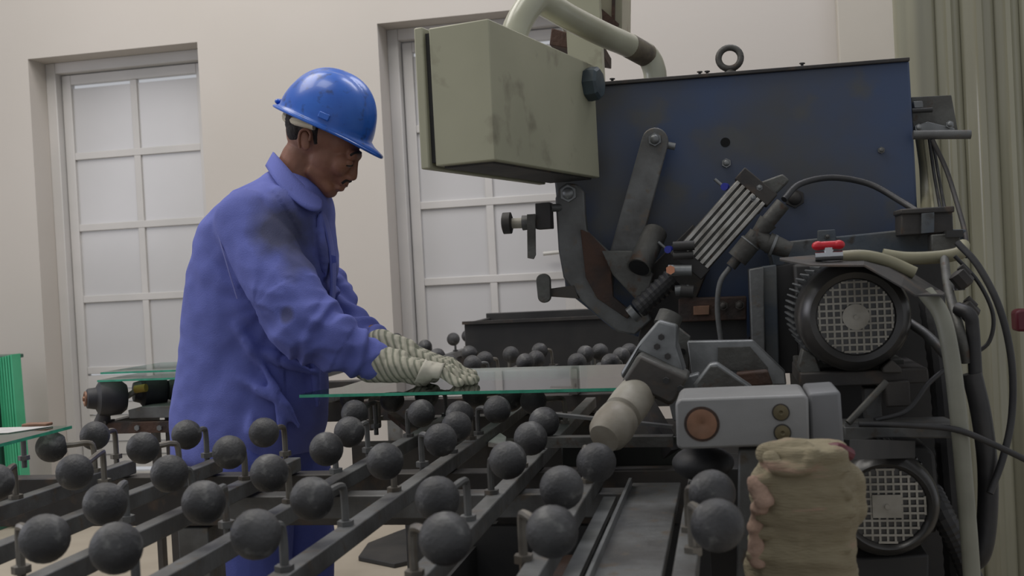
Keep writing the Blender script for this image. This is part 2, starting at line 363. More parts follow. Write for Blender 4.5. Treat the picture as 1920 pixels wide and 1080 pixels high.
# black trough behind
tr = thing('steel_trough', (-0.5, 4.35, 0), 'long black steel trough with raised rim behind the rear casters', 'trough')
a = atY(872, 640, 4.15).x; b = 0.1
m = MB(); m.box((a, 4.15, 0.60), (b, 4.17, 0.955)); m.box((a, 4.55, 0.60), (b, 4.57, 0.975)); m.box((a, 4.17, 0.60), (a+0.02, 4.55, 0.955)); m.box((b-0.02, 4.17, 0.60), (b, 4.55, 0.955)); m.box((a+0.02, 4.17, 0.60), (b-0.02, 4.55, 0.62))
m.build('trough_body', BLK, tr, bevel=0.003)
MB().box((a-0.005, 4.135, 0.95), (b, 4.15, 0.962)).box((-0.06, 4.13, 0.95), (-0.05, 4.15, 0.985)).build('rim', DARK, tr)
for x in (a+0.05, b-0.06):
    for y in (4.18, 4.53): MB().box((x-0.02, y-0.02, 0), (x+0.02, y+0.02, 0.60)).build('leg', BLK, tr)
pg = [atZ(x, y, 0) for x, y in ((672, 1052), (690, 1026), (745, 1004), (790, 988), (800, 1052), (740, 1066))]
tag(MB().prism(pg, (0, 0, 0.02)).build('floor_mat', BLK, bevel=0.004), 'black mat lying on the pale floor under the conveyor', 'mat')
pg = [atZ(x, y, 0.758) for x, y in ((915, 838), (938, 820), (950, 828), (948, 842))]
tag(MB().prism(pg, (0, 0, 0.012)).build('foam_scrap', PAPER, bevel=0.002), 'white foam scrap caught on the cross beam between the casters', 'scrap')
# ------------------------------------------------------------------ glass sheets
def sheet(name, pts, z, th, label, cat, parent=None, group=None, glass=GLASS, edge=GEDGE):
    m = MB(); m.prism([V(p[0], p[1], z) for p in pts], (0, 0, th)); o = m.build(name, glass, None)
    o.data.materials.append(edge)
    for p in o.data.polygons:
        if abs(p.normal.z) < 0.5: p.material_index = 1
    o.data.polygons.foreach_set('use_smooth', [False]*len(o.data.polygons)); return tag(o, label, cat, group)
g0 = [atZ(561, 741, 0.887), atZ(1210, 727, 0.887), V(-0.16, 2.84, 0), V(-0.935, 2.90, 0), V(-0.945, 2.5, 0), V(-0.985, 2.43, 0)]
big = sheet('glass_sheet', [(p.x, p.y) for p in g0], 0.881, 0.007, 'large clear glass sheet with green edge under the worker\'s gloved hands', 'glass')
g1 = [atZ(135, 798, 0.887), atZ(0, 832, 0.887)]
g1 = [(g1[0].x, g1[0].y), (g1[1].x, g1[1].y), (g1[1].x-0.25, g1[1].y-0.28), (g1[1].x-0.45, g1[0].y-0.0)]
sheet('glass_sheet', g1, 0.881, 0.006, 'glass pane at the far left edge, paper on it, resting on casters', 'glass')
q = atZ(30, 806, 0.887)
tag(MB().prism([V(q.x-0.16, q.y+0.02, 0.888), V(q.x+0.06, q.y+0.03, 0.888), V(q.x+0.02, q.y-0.05, 0.888), V(q.x-0.16, q.y-0.08, 0.888)], (0, 0, 0.001)).build('paper_label', PAPER), 'white paper lying on the glass pane at the far left', 'paper')
q = atZ(70, 800, 0.887)
tag(MB().box((q.x-0.028, q.y-0.012, 0.8885), (q.x+0.028, q.y+0.012, 0.8945)).build('cork_pad', COPPER, bevel=0.002), 'small reddish brown cork pad on the glass pane at the far left', 'pad')
# glass stack at the far left
ORD = ['first', 'second', 'third', 'fourth', 'fifth', 'sixth']
for k in range(6):
    x = atY(30-k*5.0, 700, 4.7).x; th = 0.0085
    o = MB().prism([V(x, 4.7+0.004*k, 0.02), V(x-th, 4.7, 0.02), V(x-th-0.02, 4.7, 0.868-0.003*k), V(x-0.02, 4.7, 0.87-0.003*k)], (0, 0.07, 0.0)).build('green_glass_sheet', GREEN, bevel=0.0008)
    tag(o, ORD[k]+' sheet from the right in the upright stack of green glass at far left', 'glass', 'green glass sheets stacked upright at the far left')
x = atY(2, 700, 4.7).x
tag(MB().box((x-0.40, 4.66, 0.0), (x-0.03, 4.9, 0.84)).box((x-0.42, 4.65, 0.84), (x-0.02, 4.91, 0.86)).build('glass_crate', GREEND, bevel=0.004), 'dark green crate beside the upright glass sheets, at the left edge', 'crate')
# rear roller stand on the left
rs = thing('roller_stand', (-2.0, 3.1, 0), 'low steel stand with large black rubber rollers behind the worker\'s back', 'stand')
Yr = 3.0
def PX(x, y, Y=Yr): return atY(x, y, Y)
c = PX(205, 746); rad = 0.054
ax = V(-0.75, -0.66, 0.06).normalized()
rl = MB().lathe([(0.012, -0.05), (0.04, -0.05), (0.052, -0.035), (0.056, 0), (0.052, 0.03), (0.034, 0.04), (0.03, 0.065), (0.024, 0.068)], c, ax).build('rubber_roller', RUBD, rs)
MB().lathe([(0.023, 0.068), (0.023, 0.073), (0.017, 0.074), (0.016, 0.071), (0.008, 0.071), (0.007, 0.078)], c, ax).build('copper_hub', COPPER, rl)
c2 = PX(281, 734, 3.1)
rl = MB().lathe([(0.012, -0.05), (0.04, -0.05), (0.05, -0.03), (0.05, 0.02), (0.036, 0.03), (0.03, 0.05)], c2, ax).build('rubber_roller', RUBD, rs)
rl = MB().lathe([(0.012, -0.05), (0.04, -0.05), (0.05, -0.03), (0.05, 0.02), (0.036, 0.03), (0.03, 0.05)], PX(345, 730, 3.15), ax).build('rubber_roller', RUBD, rs)
MB().cyl(c-ax*0.05, PX(262, 728, 3.05), 0.009).build('axle', RODM, rs)
tag(MB().cyl(PX(254, 730, 3.04), PX(274, 727, 3.04), 0.0125).build('tape_band', YEL, rs), 'yellow tape band')
MB().cyl(PX(196, 770), PX(192, 792), 0.017, 0.026).box(PX(180, 795)+V(0, -0.02, 0), PX(205, 788)+V(0, 0.03, 0)).build('roller_bracket', DARK, rs)
MB().pr([(240, 769), (262, 763), (420, 757), (420, 781), (242, 785)], 3.0, 0.2).build('deck_plate', STEEL, rs, bevel=0.002)
z = PX(200, 792).z
MB().box((PX(190, 800).x, 2.99, z-0.035), (-1.35, 3.03, z)).build('rail', RUST, rs, bevel=0.002)
for x in (258, 300): MB().cyl(PX(x, 802, 2.99)+V(0, -0.006, 0), PX(x, 802, 2.99), 0.009, seg=6).build('bolt', ALU, rs)
MB().box((PX(300, 800).x, 3.03, 0), (PX(330, 800).x, 3.08, z+0.03)).box((-1.40, 3.03, 0), (-1.36, 3.08, z)).build('leg', DARK, rs)
MB().box((PX(190, 800).x, 3.03, z-0.035), (PX(205, 800).x, 3.3, z)).build('side_rail', DARK, rs)
MB().box((PX(195, 800).x, 3.27, 0), (PX(205, 800).x, 3.30, z-0.035)).build('leg', DARK, rs)
p = PX(196, 712, 3.0); 
for k, zz in enumerate((p.z, p.z+0.022)):
    sheet('glass_sheet', [(p.x+0.0, 2.96+0.02*k), (-1.32, 2.96+0.02*k), (-1.32, 3.3), (p.x+0.02, 3.3)], zz-0.003, 0.006, ('lower' if k == 0 else 'upper')+' of two glass sheets over the black rollers behind the worker', 'glass')
# ------------------------------------------------------------------ the edging machine
MC = thing('glass_edging_machine', (0.2, 2.8, 0), 'big dark blue glass edging machine with motors, arms and cylinder', 'machine')
YM = 2.75
hs = MB().pr([(1003, 168), (1705, 112), (1716, 300), (1724, 470), (1480, 560), (1400, 645), (1255, 650), (1150, 618), (1060, 545), (1040, 345)], YM, 0.42).build('housing', BLUE, MC, bevel=0.006)
MB().pr([(1003, 163), (1706, 107), (1706, 114), (1003, 170)], YM-0.012, 0.45).build('lid', DARK, MC, bevel=0.002)
for x, y in ((1148, 156), (1312, 143), (1326, 142), (1504, 127)):
    MB().cyl(atY(x, y+1, YM+.02), atY(x, y-7, YM+.02), 0.0035, seg=8).cyl(atY(x, y-7, YM+.02), atY(x, y-9, YM+.02), 0.007, seg=8).build('screw', DARK, MC)
# eye bolt
e0 = atY(1368, 109, YM+0.1); m = MB()
ring = [e0+V(math.cos(t)*0.0285, 0.006*math.sin(t), math.sin(t)*0.0285) for t in [2*math.pi*i/24 for i in range(25)]]
m.tube(ring, 0.0085, 12, 1); m.cyl(e0+V(0, 0, -0.050), e0+V(0, 0, -0.028), 0.022, 0.012); m.build('eye_bolt', ALUD, MC)
h = atY(1360, 267, YM); MB().cyl(h+V(0, -0.001, 0), h+V(0, 0.0, 0), 0.012, seg=24).build('hole', mat('hole_black', (6, 6, 6), None, 0.9), MC)
def bolt(px, py, Y, r=0.014, M=ALUD, parent=None, dome=True):
    c = atY(px, py, Y); m = MB(); m.cyl(c, c+V(0, -0.008, 0), r*1.25, r*1.2, 6)
    if dome: m.ell(c+V(0, -0.008, 0), (r*0.85, r*0.6, r*0.85), seg=14)
    return m.build('bolt', M, parent or MC)
bolt(1652, 282, YM, 0.007, STEEL); bolt(1362, 306, YM, 0.010, ALU)
# link arms
def rounded_bar(p0, p1, r0_, r1_, n=10):
    P0, P1 = Vector(p0), Vector(p1); d = (P1-P0).normalized(); nrm = Vector((-d.y, d.x)); out = []
    for k in range(n+1):
        a = math.pi*k/n; v = nrm*math.cos(a)-d*math.sin(a); out.append(tuple(P0+v*r0_))
    for k in range(n+1):
        a = math.pi*k/n; v = -nrm*math.cos(a)+d*math.sin(a); out.append(tuple(P1+v*r1_))
    return out
MB().pr(rounded_bar((1228, 264), (1166, 492), 25, 27), 2.66, 0.022).build('link_arm', STEEL, MC, bevel=0.003)
MB().cyl(atY(1228, 262, 2.68), atY(1228, 262, YM), 0.016).build('pivot', DARK, MC)
bolt(1228, 262, 2.66, 0.014, ALU); bolt(1160, 495, 2.65, 0.011, ALU)
MB().cyl(atY(1240, 270, 2.70), atY(1266, 275, 2.70), 0.009).build('pin', ALU, MC)
MB().pr([(1041, 372), (1048, 352), (1062, 343), (1082, 345), (1095, 360), (1097, 400), (1100, 432), (1140, 470), (1150, 520), (1148, 558), (1190, 588), (1212, 582), (1222, 600), (1190, 628), (1158, 622), (1128, 598), (1086, 560), (1056, 520), (1047, 470)], 2.64, 0.03).build('hook_arm', STEEL, MC, bevel=0.004)
MB().pr([(1088, 430), (1104, 436), (1144, 478), (1150, 556), (1186, 586), (1176, 598), (1120, 560), (1098, 520)], 2.628, 0.012).build('rusty_plate', RUST, MC, bevel=0.002)
bolt(1066, 363, 2.64, 0.018, ALU)
MB().pr([(1128, 470), (1185, 470), (1225, 515), (1212, 562), (1196, 566), (1148, 514)], 2.60, 0.03).build('bell_crank', ALUD, MC, bevel=0.003)
MB().lathe([(0.027, 0), (0.030, 0), (0.030, 0.12), (0.026, 0.125)], atY(1198, 502, 2.58), (0.25, 0.5, 0.55)).build('stub_tube', ALUD, MC)
MB().lathe([(0.0255, -0.0015), (0.0255, 0.001)], atY(1198, 502, 2.58), (0.25, 0.5, 0.55)).build('tube_mouth', MATS['hole_black'], MC)
MB().pr([(1200, 520), (1300, 420), (1330, 500), (1290, 600), (1240, 660), (1195, 640), (1215, 560)], 2.68, 0.05).build('backing_plate', DARK, MC, bevel=0.003)
# clamp gauge on the left
m = MB().lathe([(0.018, 0), (0.027, 0.003), (0.027, 0.022), (0.018, 0.025)], atY(942, 419, 2.62), (1, 0, 0)); k1 = m.build('clamp_knob', DARK, MC)
MB().cyl(atY(958, 419, 2.62), atY(985, 418, 2.62), 0.013).build('white_collar', WHTD, MC)
MB().cyl(atY(980, 418, 2.62), atY(1010, 416, 2.62), 0.019, 0.016).build('clamp_shaft', STEEL, MC)
MB().pr([(1003, 381), (1031, 379), (1033, 428), (1005, 430)], 2.60, 0.05).build('clamp_block', DARK, MC, bevel=0.002)
MB().pr([(988, 402), (1003, 401), (1004, 478), (1000, 486), (989, 484)], 2.59, 0.008).build('gauge_blade', ALUD, MC)
MB().cyl(atY(1030, 390, 2.62), atY(1060, 389, 2.66), 0.010).build('clamp_rod', STEEL, MC)
MB().pr(rounded_bar((1018, 526), (1020, 556), 13, 12), 2.62, 0.02).build('stop_plate', ALUD, MC, bevel=0.002)
MB().pr([(1026, 542), (1075, 535), (1085, 560), (1030, 556)], 2.635, 0.02).build('stop_rod', DARK, MC)
# pneumatic cylinder, ribbed
c0 = atY(1302, 482, 2.55); c1 = atY(1408, 362, 2.55); dd = (c1-c0).normalized(); sd = dd.cross(V(0, -1, 0)).normalized()
cy = MB().bar(c0, c1, 0.088, 0.06, upv=(0, 1, 0)).build('air_cylinder', ALUD, MC, bevel=0.004)
cyw = 0.088
for k in range(6):
    o = sd*(-0.037+0.0148*k)+V(0, -0.033, 0); MB().bar(c0+o, c1+o, 0.009, 0.010, upv=(0, 1, 0)).build('rib', mat('bright_aluminium', (176, 174, 168), (140, 136, 128), 0.4, 0.5, scale=30), cy, bevel=0.001)
MB().bar(c1-dd*0.002, c1+dd*0.034, 0.098, 0.075, upv=(0, 1, 0)).build('end_cap', DARK, cy, bevel=0.003)
MB().bar(c0-dd*0.03, c0+dd*0.002, 0.096, 0.072, upv=(0, 1, 0)).build('end_cap', BLK, cy, bevel=0.003)
MB().pr([(1400, 350), (1468, 326), (1481, 338), (1440, 378), (1424, 400), (1395, 372)], 2.53, 0.10).build('clevis_block', ALUD, MC, bevel=0.004)
bolt(1424, 352, 2.52, 0.006, ALU); bolt(1412, 372, 2.52, 0.006, ALU)
r0p = atY(1262, 520, 2.55); r1p = atY(1196, 580, 2.55)
MB().tube([r0p, (r0p+r1p)/2, r1p], 0.022, 16, 8, 0.16).build('rubber_bellows', HOSEB, MC, sharp=20)
MB().cyl(r1p+V(-0.004, 0, -0.004), r1p-V(0.028, 0, 0.024)*0.6, 0.021).build('rod_end', ALU, MC)
for (x0, y0), (x1, y1), r, mt in (((1253, 507), (1297, 507), 0.013, ALU), ((1266, 545), (1292, 543), 0.012, ALU), ((1262, 462), (1302, 460), 0.011, BLK), ((1262, 480), (1300, 478), 0.009, BLK), ((1276, 545), (1300, 547), 0.015, BLK)):
    MB().cyl(atY(x0, y0, 2.49), atY(x1, y1, 2.49), r).build('pipe_fitting', mt, MC)
MB().cyl(atY(1257, 506, 2.47), atY(1257, 506, 2.50), 0.011, seg=6).build('fitting_nut', mat('bright_copper', (190, 130, 100), None, 0.3, 0.6), MC)
for x, y in ((1358, 350), (1252, 468)):
    MB().lathe([(0.004, 0), (0.009, 0), (0.009, 0.014), (0.004, 0.014)], atY(x, y, 2.60), (0.3, 1, 0)).build('blue_fitting', BLUEFIT, MC)
    MB().cyl(atY(x-18, y-14, 2.61), atY(x-4, y-2, 2.61), 0.004).build('fitting_stem', ALU, MC)
# quick coupling and its nuts
a = atY(1468, 382, 2.45); b = atY(1370, 500, 2.45); dv = (b-a)
cp = MB().cyl(a, a+dv*0.28, 0.017).cyl(a+dv*0.28, a+dv*0.5, 0.022, 0.015).cyl(a+dv*0.48, a+dv*0.62, 0.020).cyl(a+dv*0.60, a+dv*0.88, 0.0235).cyl(a+dv*0.88, b, 0.012).build('hose_coupling', ALUD, MC)
MB().cyl(a+dv*0.615, a+dv*0.63, 0.025).build('ring', ALU, cp)
MB().cyl(atY(1412, 440, 2.45), atY(1450, 462, 2.45), 0.02).cyl(atY(1440, 455, 2.45), atY(1482, 470, 2.45), 0.024, 0.018).build('elbow_fitting', ALUD, MC)
MB().lathe([(0.026, 0), (0.026, 0.006)], atY(1447, 460, 2.45), (0.9, 0.0, -0.4)).build('fitting_ring', ALU, MC)
bolt(1490, 372, YM, 0.02, DARK)
# rust framed recess and column below
MB().pr([(1272, 560), (1400, 556), (1400, 600), (1272, 604)], 2.50, 0.06).build('recess_frame', RUST, MC, bevel=0.003)
MB().pr([(1300, 574), (1330, 573), (1330, 590), (1300, 591)], 2.49, 0.012).build('copper_block', COPPER, MC, bevel=0.001)
MB().pr([(1276, 604), (1400, 600), (1400, 650), (1276, 650)], 2.54, 0.05).build('dark_panel', BLK, MC)
bolt(1356, 573, 2.495, 0.009, DARK); bolt(1387, 572, 2.495, 0.009, DARK)
MB().pr([(1404, 505), (1432, 500), (1436, 700), (1412, 700)], 2.40, 0.14).build('column', STEEL, MC, bevel=0.003)
MB().pr([(1428, 500), (1456, 496), (1462, 690), (1436, 700)], 2.42, 0.12).build('column', BLUED, MC, bevel=0.003)
MB().pr([(1452, 500), (1490, 492), (1500, 700), (1458, 700)], 2.44, 0.12).build('column', BLK, MC, bevel=0.003)
# bed rail under the housing
MB().pr([(1442, 456), (1700, 430), (1812, 430), (1815, 476), (1700, 490), (1452, 500)], 2.5, 0.24).build('bed_rail', BLUED, MC, bevel=0.004)
MB().pr([(1533, 432), (1566, 430), (1570, 462), (1533, 464)], 2.485, 0.012).build('mounting_tab', BLUED, MC, bevel=0.002); bolt(1551, 444, 2.484, 0.005, STEEL)
MB().pr([(1690, 398), (1786, 392), (1788, 436), (1690, 442)], 2.42, 0.09).pr([(1688, 392), (1790, 386), (1790, 398), (1688, 402)], 2.41, 0.1).build('terminal_box', DARK, MC, bevel=0.003)
MB().pr([(1728, 400), (1752, 398), (1752, 436), (1728, 438)], 2.41, 0.01).build('box_cover', BLUED, MC, bevel=0.001)
MB().pr([(1746, 440), (1800, 436), (1802, 470), (1748, 474)], 2.40, 0.05).build('junction_block', ALUD, MC, bevel=0.003)
MB().pr([(1776, 432), (1806, 431), (1806, 444), (1776, 445)], 2.38, 0.04).build('clamp_plate', BLK, MC)
# base cabinet
MB().pr([(1488, 496), (1772, 486), (1795, 1500), (1560, 1500)], 2.38, 0.5).build('base_cabinet', BLK, MC, bevel=0.006)
MB().pr([(1255, 850), (1560, 850), (1600, 1600), (1300, 1600)], 2.3, 0.5).build('base_cabinet', BLK, MC, bevel=0.006)
MB().box((-0.34, 2.10, 0.60), (-0.06, 2.14, 0.812)).build('bed_apron', mat('oily_panel', (46, 48, 42), (34, 34, 32), 0.4, 0.2, scale=7), MC, bevel=0.003)
MB().box((-0.34, 2.14, 0.60), (0.1, 2.85, 0.74)).build('bed', BLK, MC, bevel=0.003)
MB().bar(atY(1040, 777, 2.09), atY(1262, 800, 2.09), 0.02, 0.006).build('edge_strip', STEEL, MC)
MB().bar(atY(1020, 828, 2.05), atY(1262, 826, 2.05), 0.03, 0.02).build('guide_bar', ALUD, MC)
# motors
def motor(cx, cy, Y, R, gr, tilt, lab, flat=False):
    c = atY(cx, cy, Y); ax = V(-0.02, 1, 0)
    mo = MB().lathe([(gr*1.02, 0.0), (gr*1.05, -0.007), (R*0.80, -0.012), (R*0.92, -0.002), (R*0.99, 0.018), (R, 0.035), (R, 0.085), (R*0.96, 0.09)], c, ax, 40).build('electric_motor', mat('motor_cowl', (50, 49, 48), (66, 64, 61), 0.28, 0.1, scale=8), MC)
    tag(mo, lab)
    MB().lathe([(gr*1.03, 0.012), (gr*1.03, 0.014)], c, ax, 32).build('fan_void', MATS['hole_black'], mo)
    g = MB(); pitch = 0.0128; n = int(gr/pitch)+1
    for k in range(-n, n+1):
        t = k*pitch; 
        if abs(t) >= gr: continue
        hh = math.sqrt(gr*gr-t*t)
        g.box(c+V(t-0.0018, -0.003, -hh), c+V(t+0.0018, -0.0005, hh)); g.box(c+V(-hh, -0.0045, t-0.0018), c+V(hh, -0.002, t+0.0018))
    tag(g.build('grille', mat('grille_metal', (160, 156, 146), (130, 126, 116), 0.5, 0.3, scale=15), mo), 'pale square-mesh fan grille')
    if flat: MB().box(c+V(-0.024, -0.007, -0.02), c+V(0.024, -0.004, 0.02)).cyl(c+V(0, -0.012, 0), c+V(0, -0.004, 0), 0.004).build('centre_plate', MATS['grille_metal'], mo)
    else: MB().lathe([(0.024, -0.007), (0.024, -0.004)], c, ax, 24).cyl(c+V(0, -0.011, 0), c+V(0, -0.004, 0), 0.004).build('centre_plate', MATS['grille_metal'], mo)
    MB().cyl(c+ax*0.088, c+ax*0.30, R*0.84, seg=32).build('motor_body', BLK, mo)
    for k in range(52):
        a = 2*math.pi*k/52; d = V(math.cos(a), 0, math.sin(a)); u = V(0, 1, 0)
        MB().bar(c+ax*0.095+d*R*0.93, c+ax*0.29+d*R*0.93, 0.0032, R*0.2, upv=d).build('fin', ALU, mo)
    return mo, c
m1, cm1 = motor(1604, 594, 2.05, 0.103, 0.068, 0, 'upper motor with a round black cowl')
m2, cm2 = motor(1662, 948, 1.95, 0.094, 0.066, 0, 'lower motor with a black cowl', True)
MB().box(cm1+V(-0.10, 0.12, -0.125), cm1+V(0.10, 0.28, -0.092)).build('motor_foot', ALUD, m1, bevel=0.003)
MB().pr([(1496, 690), (1505, 655), (1530, 668), (1540, 700), (1500, 702)], 2.1, 0.05).build('bracket', ALUD, MC, bevel=0.003)
MB().pr([(1655, 690), (1672, 674), (1690, 690), (1692, 700), (1655, 700)], 2.05, 0.05).build('bracket', DARK, MC, bevel=0.003)
MB().pr([(1500, 700), (1740, 690), (1742, 718), (1500, 728)], 2.08, 0.25).build('motor_shelf', DARK, MC, bevel=0.003)
MB().pr([(1620, 728), (1650, 727), (1655, 790), (1625, 790)], 2.12, 0.05).build('gusset', STEEL, MC, bevel=0.002)
MB().pr([(1660, 716), (1706, 714), (1708, 762), (1662, 764)], 2.06, 0.05).build('switch_box', DARK, MC, bevel=0.003)
MB().cyl(atY(1590, 793, 1.95), atY(1662, 716, 1.98), 0.006).build('tie_rod', ALUD, MC)
MB().pr([(1582, 800), (1790, 796), (1820, 808), (1818, 822), (1640, 822), (1586, 836)], 1.98, 0.10).build('shelf_plate', STEEL, MC, bevel=0.003)
MB().bar(atY(1584, 796, 1.96), atY(1790, 800, 1.96), 0.012, 0.008).build('rail', STEEL, MC)
MB().pr([(1590, 1048), (1742, 1040), (1752, 2000), (1610, 2000)], 2.0, 0.3).build('pedestal', BLK, MC, bevel=0.004)
MB().pr([(1585, 845), (1600, 836), (1735, 835), (1752, 850), (1757, 900), (1757, 1000), (1600, 1010)], 2.06, 0.3).build('gear_case', BLK, MC, bevel=0.006)
# curved splash cover: thin arched sheet
sc = [(1462, 486, 2.05), (1540, 480, 2.0), (1620, 486, 1.98), (1700, 508, 1.97), (1762, 546, 1.97), (1772, 552, 1.97)]
lo_ = [(1462, 489, 2.05), (1520, 500, 2.0), (1620, 500, 1.95), (1690, 540, 1.93), (1716, 556, 1.93), (1768, 556, 1.95)]
m = MB(); A = [atY(x, y, Y+0.12) for x, y, Y in sc]; B = [atY(x, y, Y-0.06) for x, y, Y in lo_]
for i in range(len(A)-1):
    m.prism([A[i], A[i+1], B[i+1], B[i]], (0, 0, 0.003))
m.build('splash_cover', DARK, MC, sharp=60)
# red valve
vm = MB(); c = atY(1553, 460, 2.0); 
vm.cyl(c-V(0.022, 0, 0), c+V(0.022, 0, 0), 0.0075); vm.ell(c-V(0.018, 0, 0), (0.011, 0.009, 0.0085)); vm.ell(c+V(0.018, 0, 0), (0.011, 0.009, 0.0085))
vv = vm.build('valve_handle', REDP, MC); tag(vv, 'red butterfly handle')
vb = MB().cyl(c+V(0, 0, -0.02), c+V(0, 0, -0.004), 0.009).cyl(c+V(-0.024, 0, -0.019), c+V(0.024, 0, -0.019), 0.009, seg=14).build('valve_body', mat('chrome', (176, 178, 180), None, 0.15, 0.9), MC)
# top right bracket with bar
MB().pr([(1708, 182), (1784, 178), (1796, 244), (1712, 250)], 2.80, 0.012).build('bracket_plate', ALUD, MC, bevel=0.002)
MB().cyl(atY(1712, 253, 2.72), atY(1820, 252, 2.72), 0.011).build('bracket_bar', STEEL, MC)
MB().cyl(atY(1710, 208, 2.76), atY(1748, 206, 2.76), 0.006).build('stud', BLK, MC)
MB().pr([(1712, 190), (1730, 189), (1732, 202), (1714, 203)], 2.78, 0.02).pr([(1714, 236), (1740, 228), (1790, 240), (1790, 246), (1716, 248)], 2.77, 0.03).build('clip', ALU, MC, bevel=0.002)
bolt(1722, 240, 2.765, 0.008, ALU); bolt(1780, 234, 2.765, 0.008, ALU)
# rear electrical cabinet above
rc = MB().pr([(1030, -140), (1168, -140), (1166, 58), (1036, 30)], 3.25, 0.3).build('rear_cabinet', mat('rusted_cream', (146, 142, 120), (140, 134, 112), 0.5, scale=5, c3=(126, 112, 90)), MC, bevel=0.004)
MB().pr([(1150, -140), (1155, -140), (1152, 60), (1146, 60)], 3.24, 0.01).build('seam', RUST, rc)
MB().pr([(1092, 22), (1128, 16), (1160, 44), (1155, 58), (1080, 40)], 3.235, 0.012).build('rust_patch', RUST, rc)
MB().pr([(1034, 52), (1130, 80), (1130, 102), (1030, 84)], 3.2, 0.25).build('dark_brown_block', RUST, MC, bevel=0.003)  # dark brown block below the pipe, along the cabinet's lower edge
MB().box((atY(1080, 90, 3.3).x, 3.1, 1.61), (atY(1140, 90, 3.3).x, 3.17, 2.2)).build('cabinet_post', CREAM, MC)
# grinding heads between bed and cover
h0 = atY(1250, 600, 2.30); h1 = atY(1203, 735, 2.0)
MB().pr([(1234, 600), (1270, 610), (1268, 650), (1284, 702), (1198, 660), (1168, 712), (1163, 700), (1200, 640)], 1.99, 0.11).build('spindle_housing', ALU, MC, bevel=0.008)
MB().cyl(atY(1258, 590, 2.05), atY(1248, 612, 2.04), 0.024, seg=24).build('spindle_nut', ALUD, MC)
for x, y in ((1240, 632), (1232, 650), (1252, 668)): bolt(x, y, 1.985, 0.005, DARK, MC, False)
gh = MB().prism([atY(x, y, 1.92) for x, y in ((1196, 664), (1292, 708), (1266, 752), (1256, 762), (1165, 716))], (0.0, 0.12, 0.0)).build('spindle_head', ALUD, MC, bevel=0.006)
MB().prism([atY(x, y, 1.905) for x, y in ((1200, 668), (1288, 710), (1264, 752), (1255, 757), (1170, 714))], (0.0, 0.01, 0)).build('head_face', DARK, gh, bevel=0.004)
for x, y in ((1249, 713), (1276, 728)): bolt(x, y, 1.90, 0.005, BLK, gh, False)
# white nozzle tube
n0 = atY(1197, 735, 1.93); n1 = atY(1136, 818, 1.82); ax = (n1-n0).normalized(); L = (n1-n0).length
nz = MB().lathe([(0.026, -0.02), (0.034, 0.005), (0.036, L*0.3), (0.035, L*0.5), (0.0295, L*0.53), (0.0295, L*0.56), (0.036, L*0.6), (0.038, L*0.78), (0.035, L*0.95), (0.027, L*1.05), (0.018, L*1.06)], n0, ax, 32).build('nozzle', WHTD, MC, sharp=50)
tag(nz, 'stained white two-part rubber nozzle')
# aluminium brackets
MB().pr([(1288, 640), (1412, 638), (1472, 696), (1475, 722), (1300, 722)], 2.15, 0.03).build('angle_bracket', ALU, MC, bevel=0.003)
MB().pr([(1346, 652), (1406, 650), (1440, 690), (1440, 702), (1346, 690)], 2.14, 0.012).build('inner_web', ALUD, MC)
MB().pr([(1300, 722), (1330, 682), (1345, 680), (1412, 726), (1400, 748), (1300, 748)], 1.95, 0.03).build('angle_bracket', ALU, MC, bevel=0.004)
MB().pr([(1308, 720), (1333, 688), (1345, 688), (1400, 726), (1395, 738), (1310, 738)], 1.94, 0.012).build('inner_web', ALUD, MC)
MB().pr([(1254, 600), (1294, 632), (1292, 700), (1264, 690)], 2.2, 0.03).build('side_bracket', ALUD, MC, bevel=0.002)
MB().cyl(atY(1280, 659, 2.197), atY(1280, 659, 2.2), 0.006).build('hole', MATS['hole_black'], MC)
MB().pr([(1255, 760), (1240, 720), (1310, 700), (1330, 750), (1300, 790), (1262, 790)], 2.0, 0.04).build('gusset', ALU, MC, bevel=0.003)
MB().pr([(1380, 700), (1440, 695), (1450, 722), (1385, 726)], 2.1, 0.04).build('rust_block', RUST, MC, bevel=0.004)
MB().bar(atY(1262, 850, 2.1), atY(1210, 760, 2.15), 0.03, 0.03).build('strut', DARK, MC)
# grey cover with copper disc
YG = 1.62
gc = MB().pr([(1275, 748), (1508, 740), (1516, 746), (1518, 834), (1278, 843), (1269, 838), (1266, 757)], YG, 0.14).build('head_cover', GREYB, MC, bevel=0.006)
tag(gc, 'pale grey cover with a copper disc and two brass plugs')
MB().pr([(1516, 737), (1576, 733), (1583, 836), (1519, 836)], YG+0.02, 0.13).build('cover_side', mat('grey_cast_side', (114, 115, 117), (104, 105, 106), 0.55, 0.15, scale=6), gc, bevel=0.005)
def disc(px, py, r, M, ring):
    c = atY(px, py, YG); o = MB().lathe([(r, 0.001), (r, -0.003), (r*0.86, -0.005), (r*0.84, -0.002), (r*0.25, -0.002), (r*0.2, -0.005)], c, (0, -1, 0)).build('plug', M, gc)
    MB().lathe([(r*1.12, -0.001), (r*1.12, 0.0015), (r*0.98, 0.0015)], c, (0, -1, 0)).build('plug_ring', ring, gc)
    MB().lathe([(r*0.95, 0.0), (r*0.95, 0.004), (r*0.3, 0.005), (r*0.1, 0.003)], c, (0, -1, 0)).build('plug_face', M, gc)
disc(1316, 795, 0.0235, COPPER, RUST); disc(1464, 773, 0.0115, BRASS, DARK); disc(1467, 811, 0.0115, BRASS, DARK)
MB().pr([(1385, 842), (1428, 842), (1428, 2200), (1385, 2200)], 1.66, 0.05).build('cover_post', STEEL, MC, bevel=0.003)
pz = atY(1508, 860, YG-0.13)
MB().cyl(V(pz.x, pz.y, 0), V(pz.x, pz.y, pz.z-0.03), 0.028).bar(V(pz.x, pz.y, pz.z-0.04), V(pz.x, YG+0.05, pz.z+0.0), 0.03, 0.02).build('swing_post', STEEL, MC)
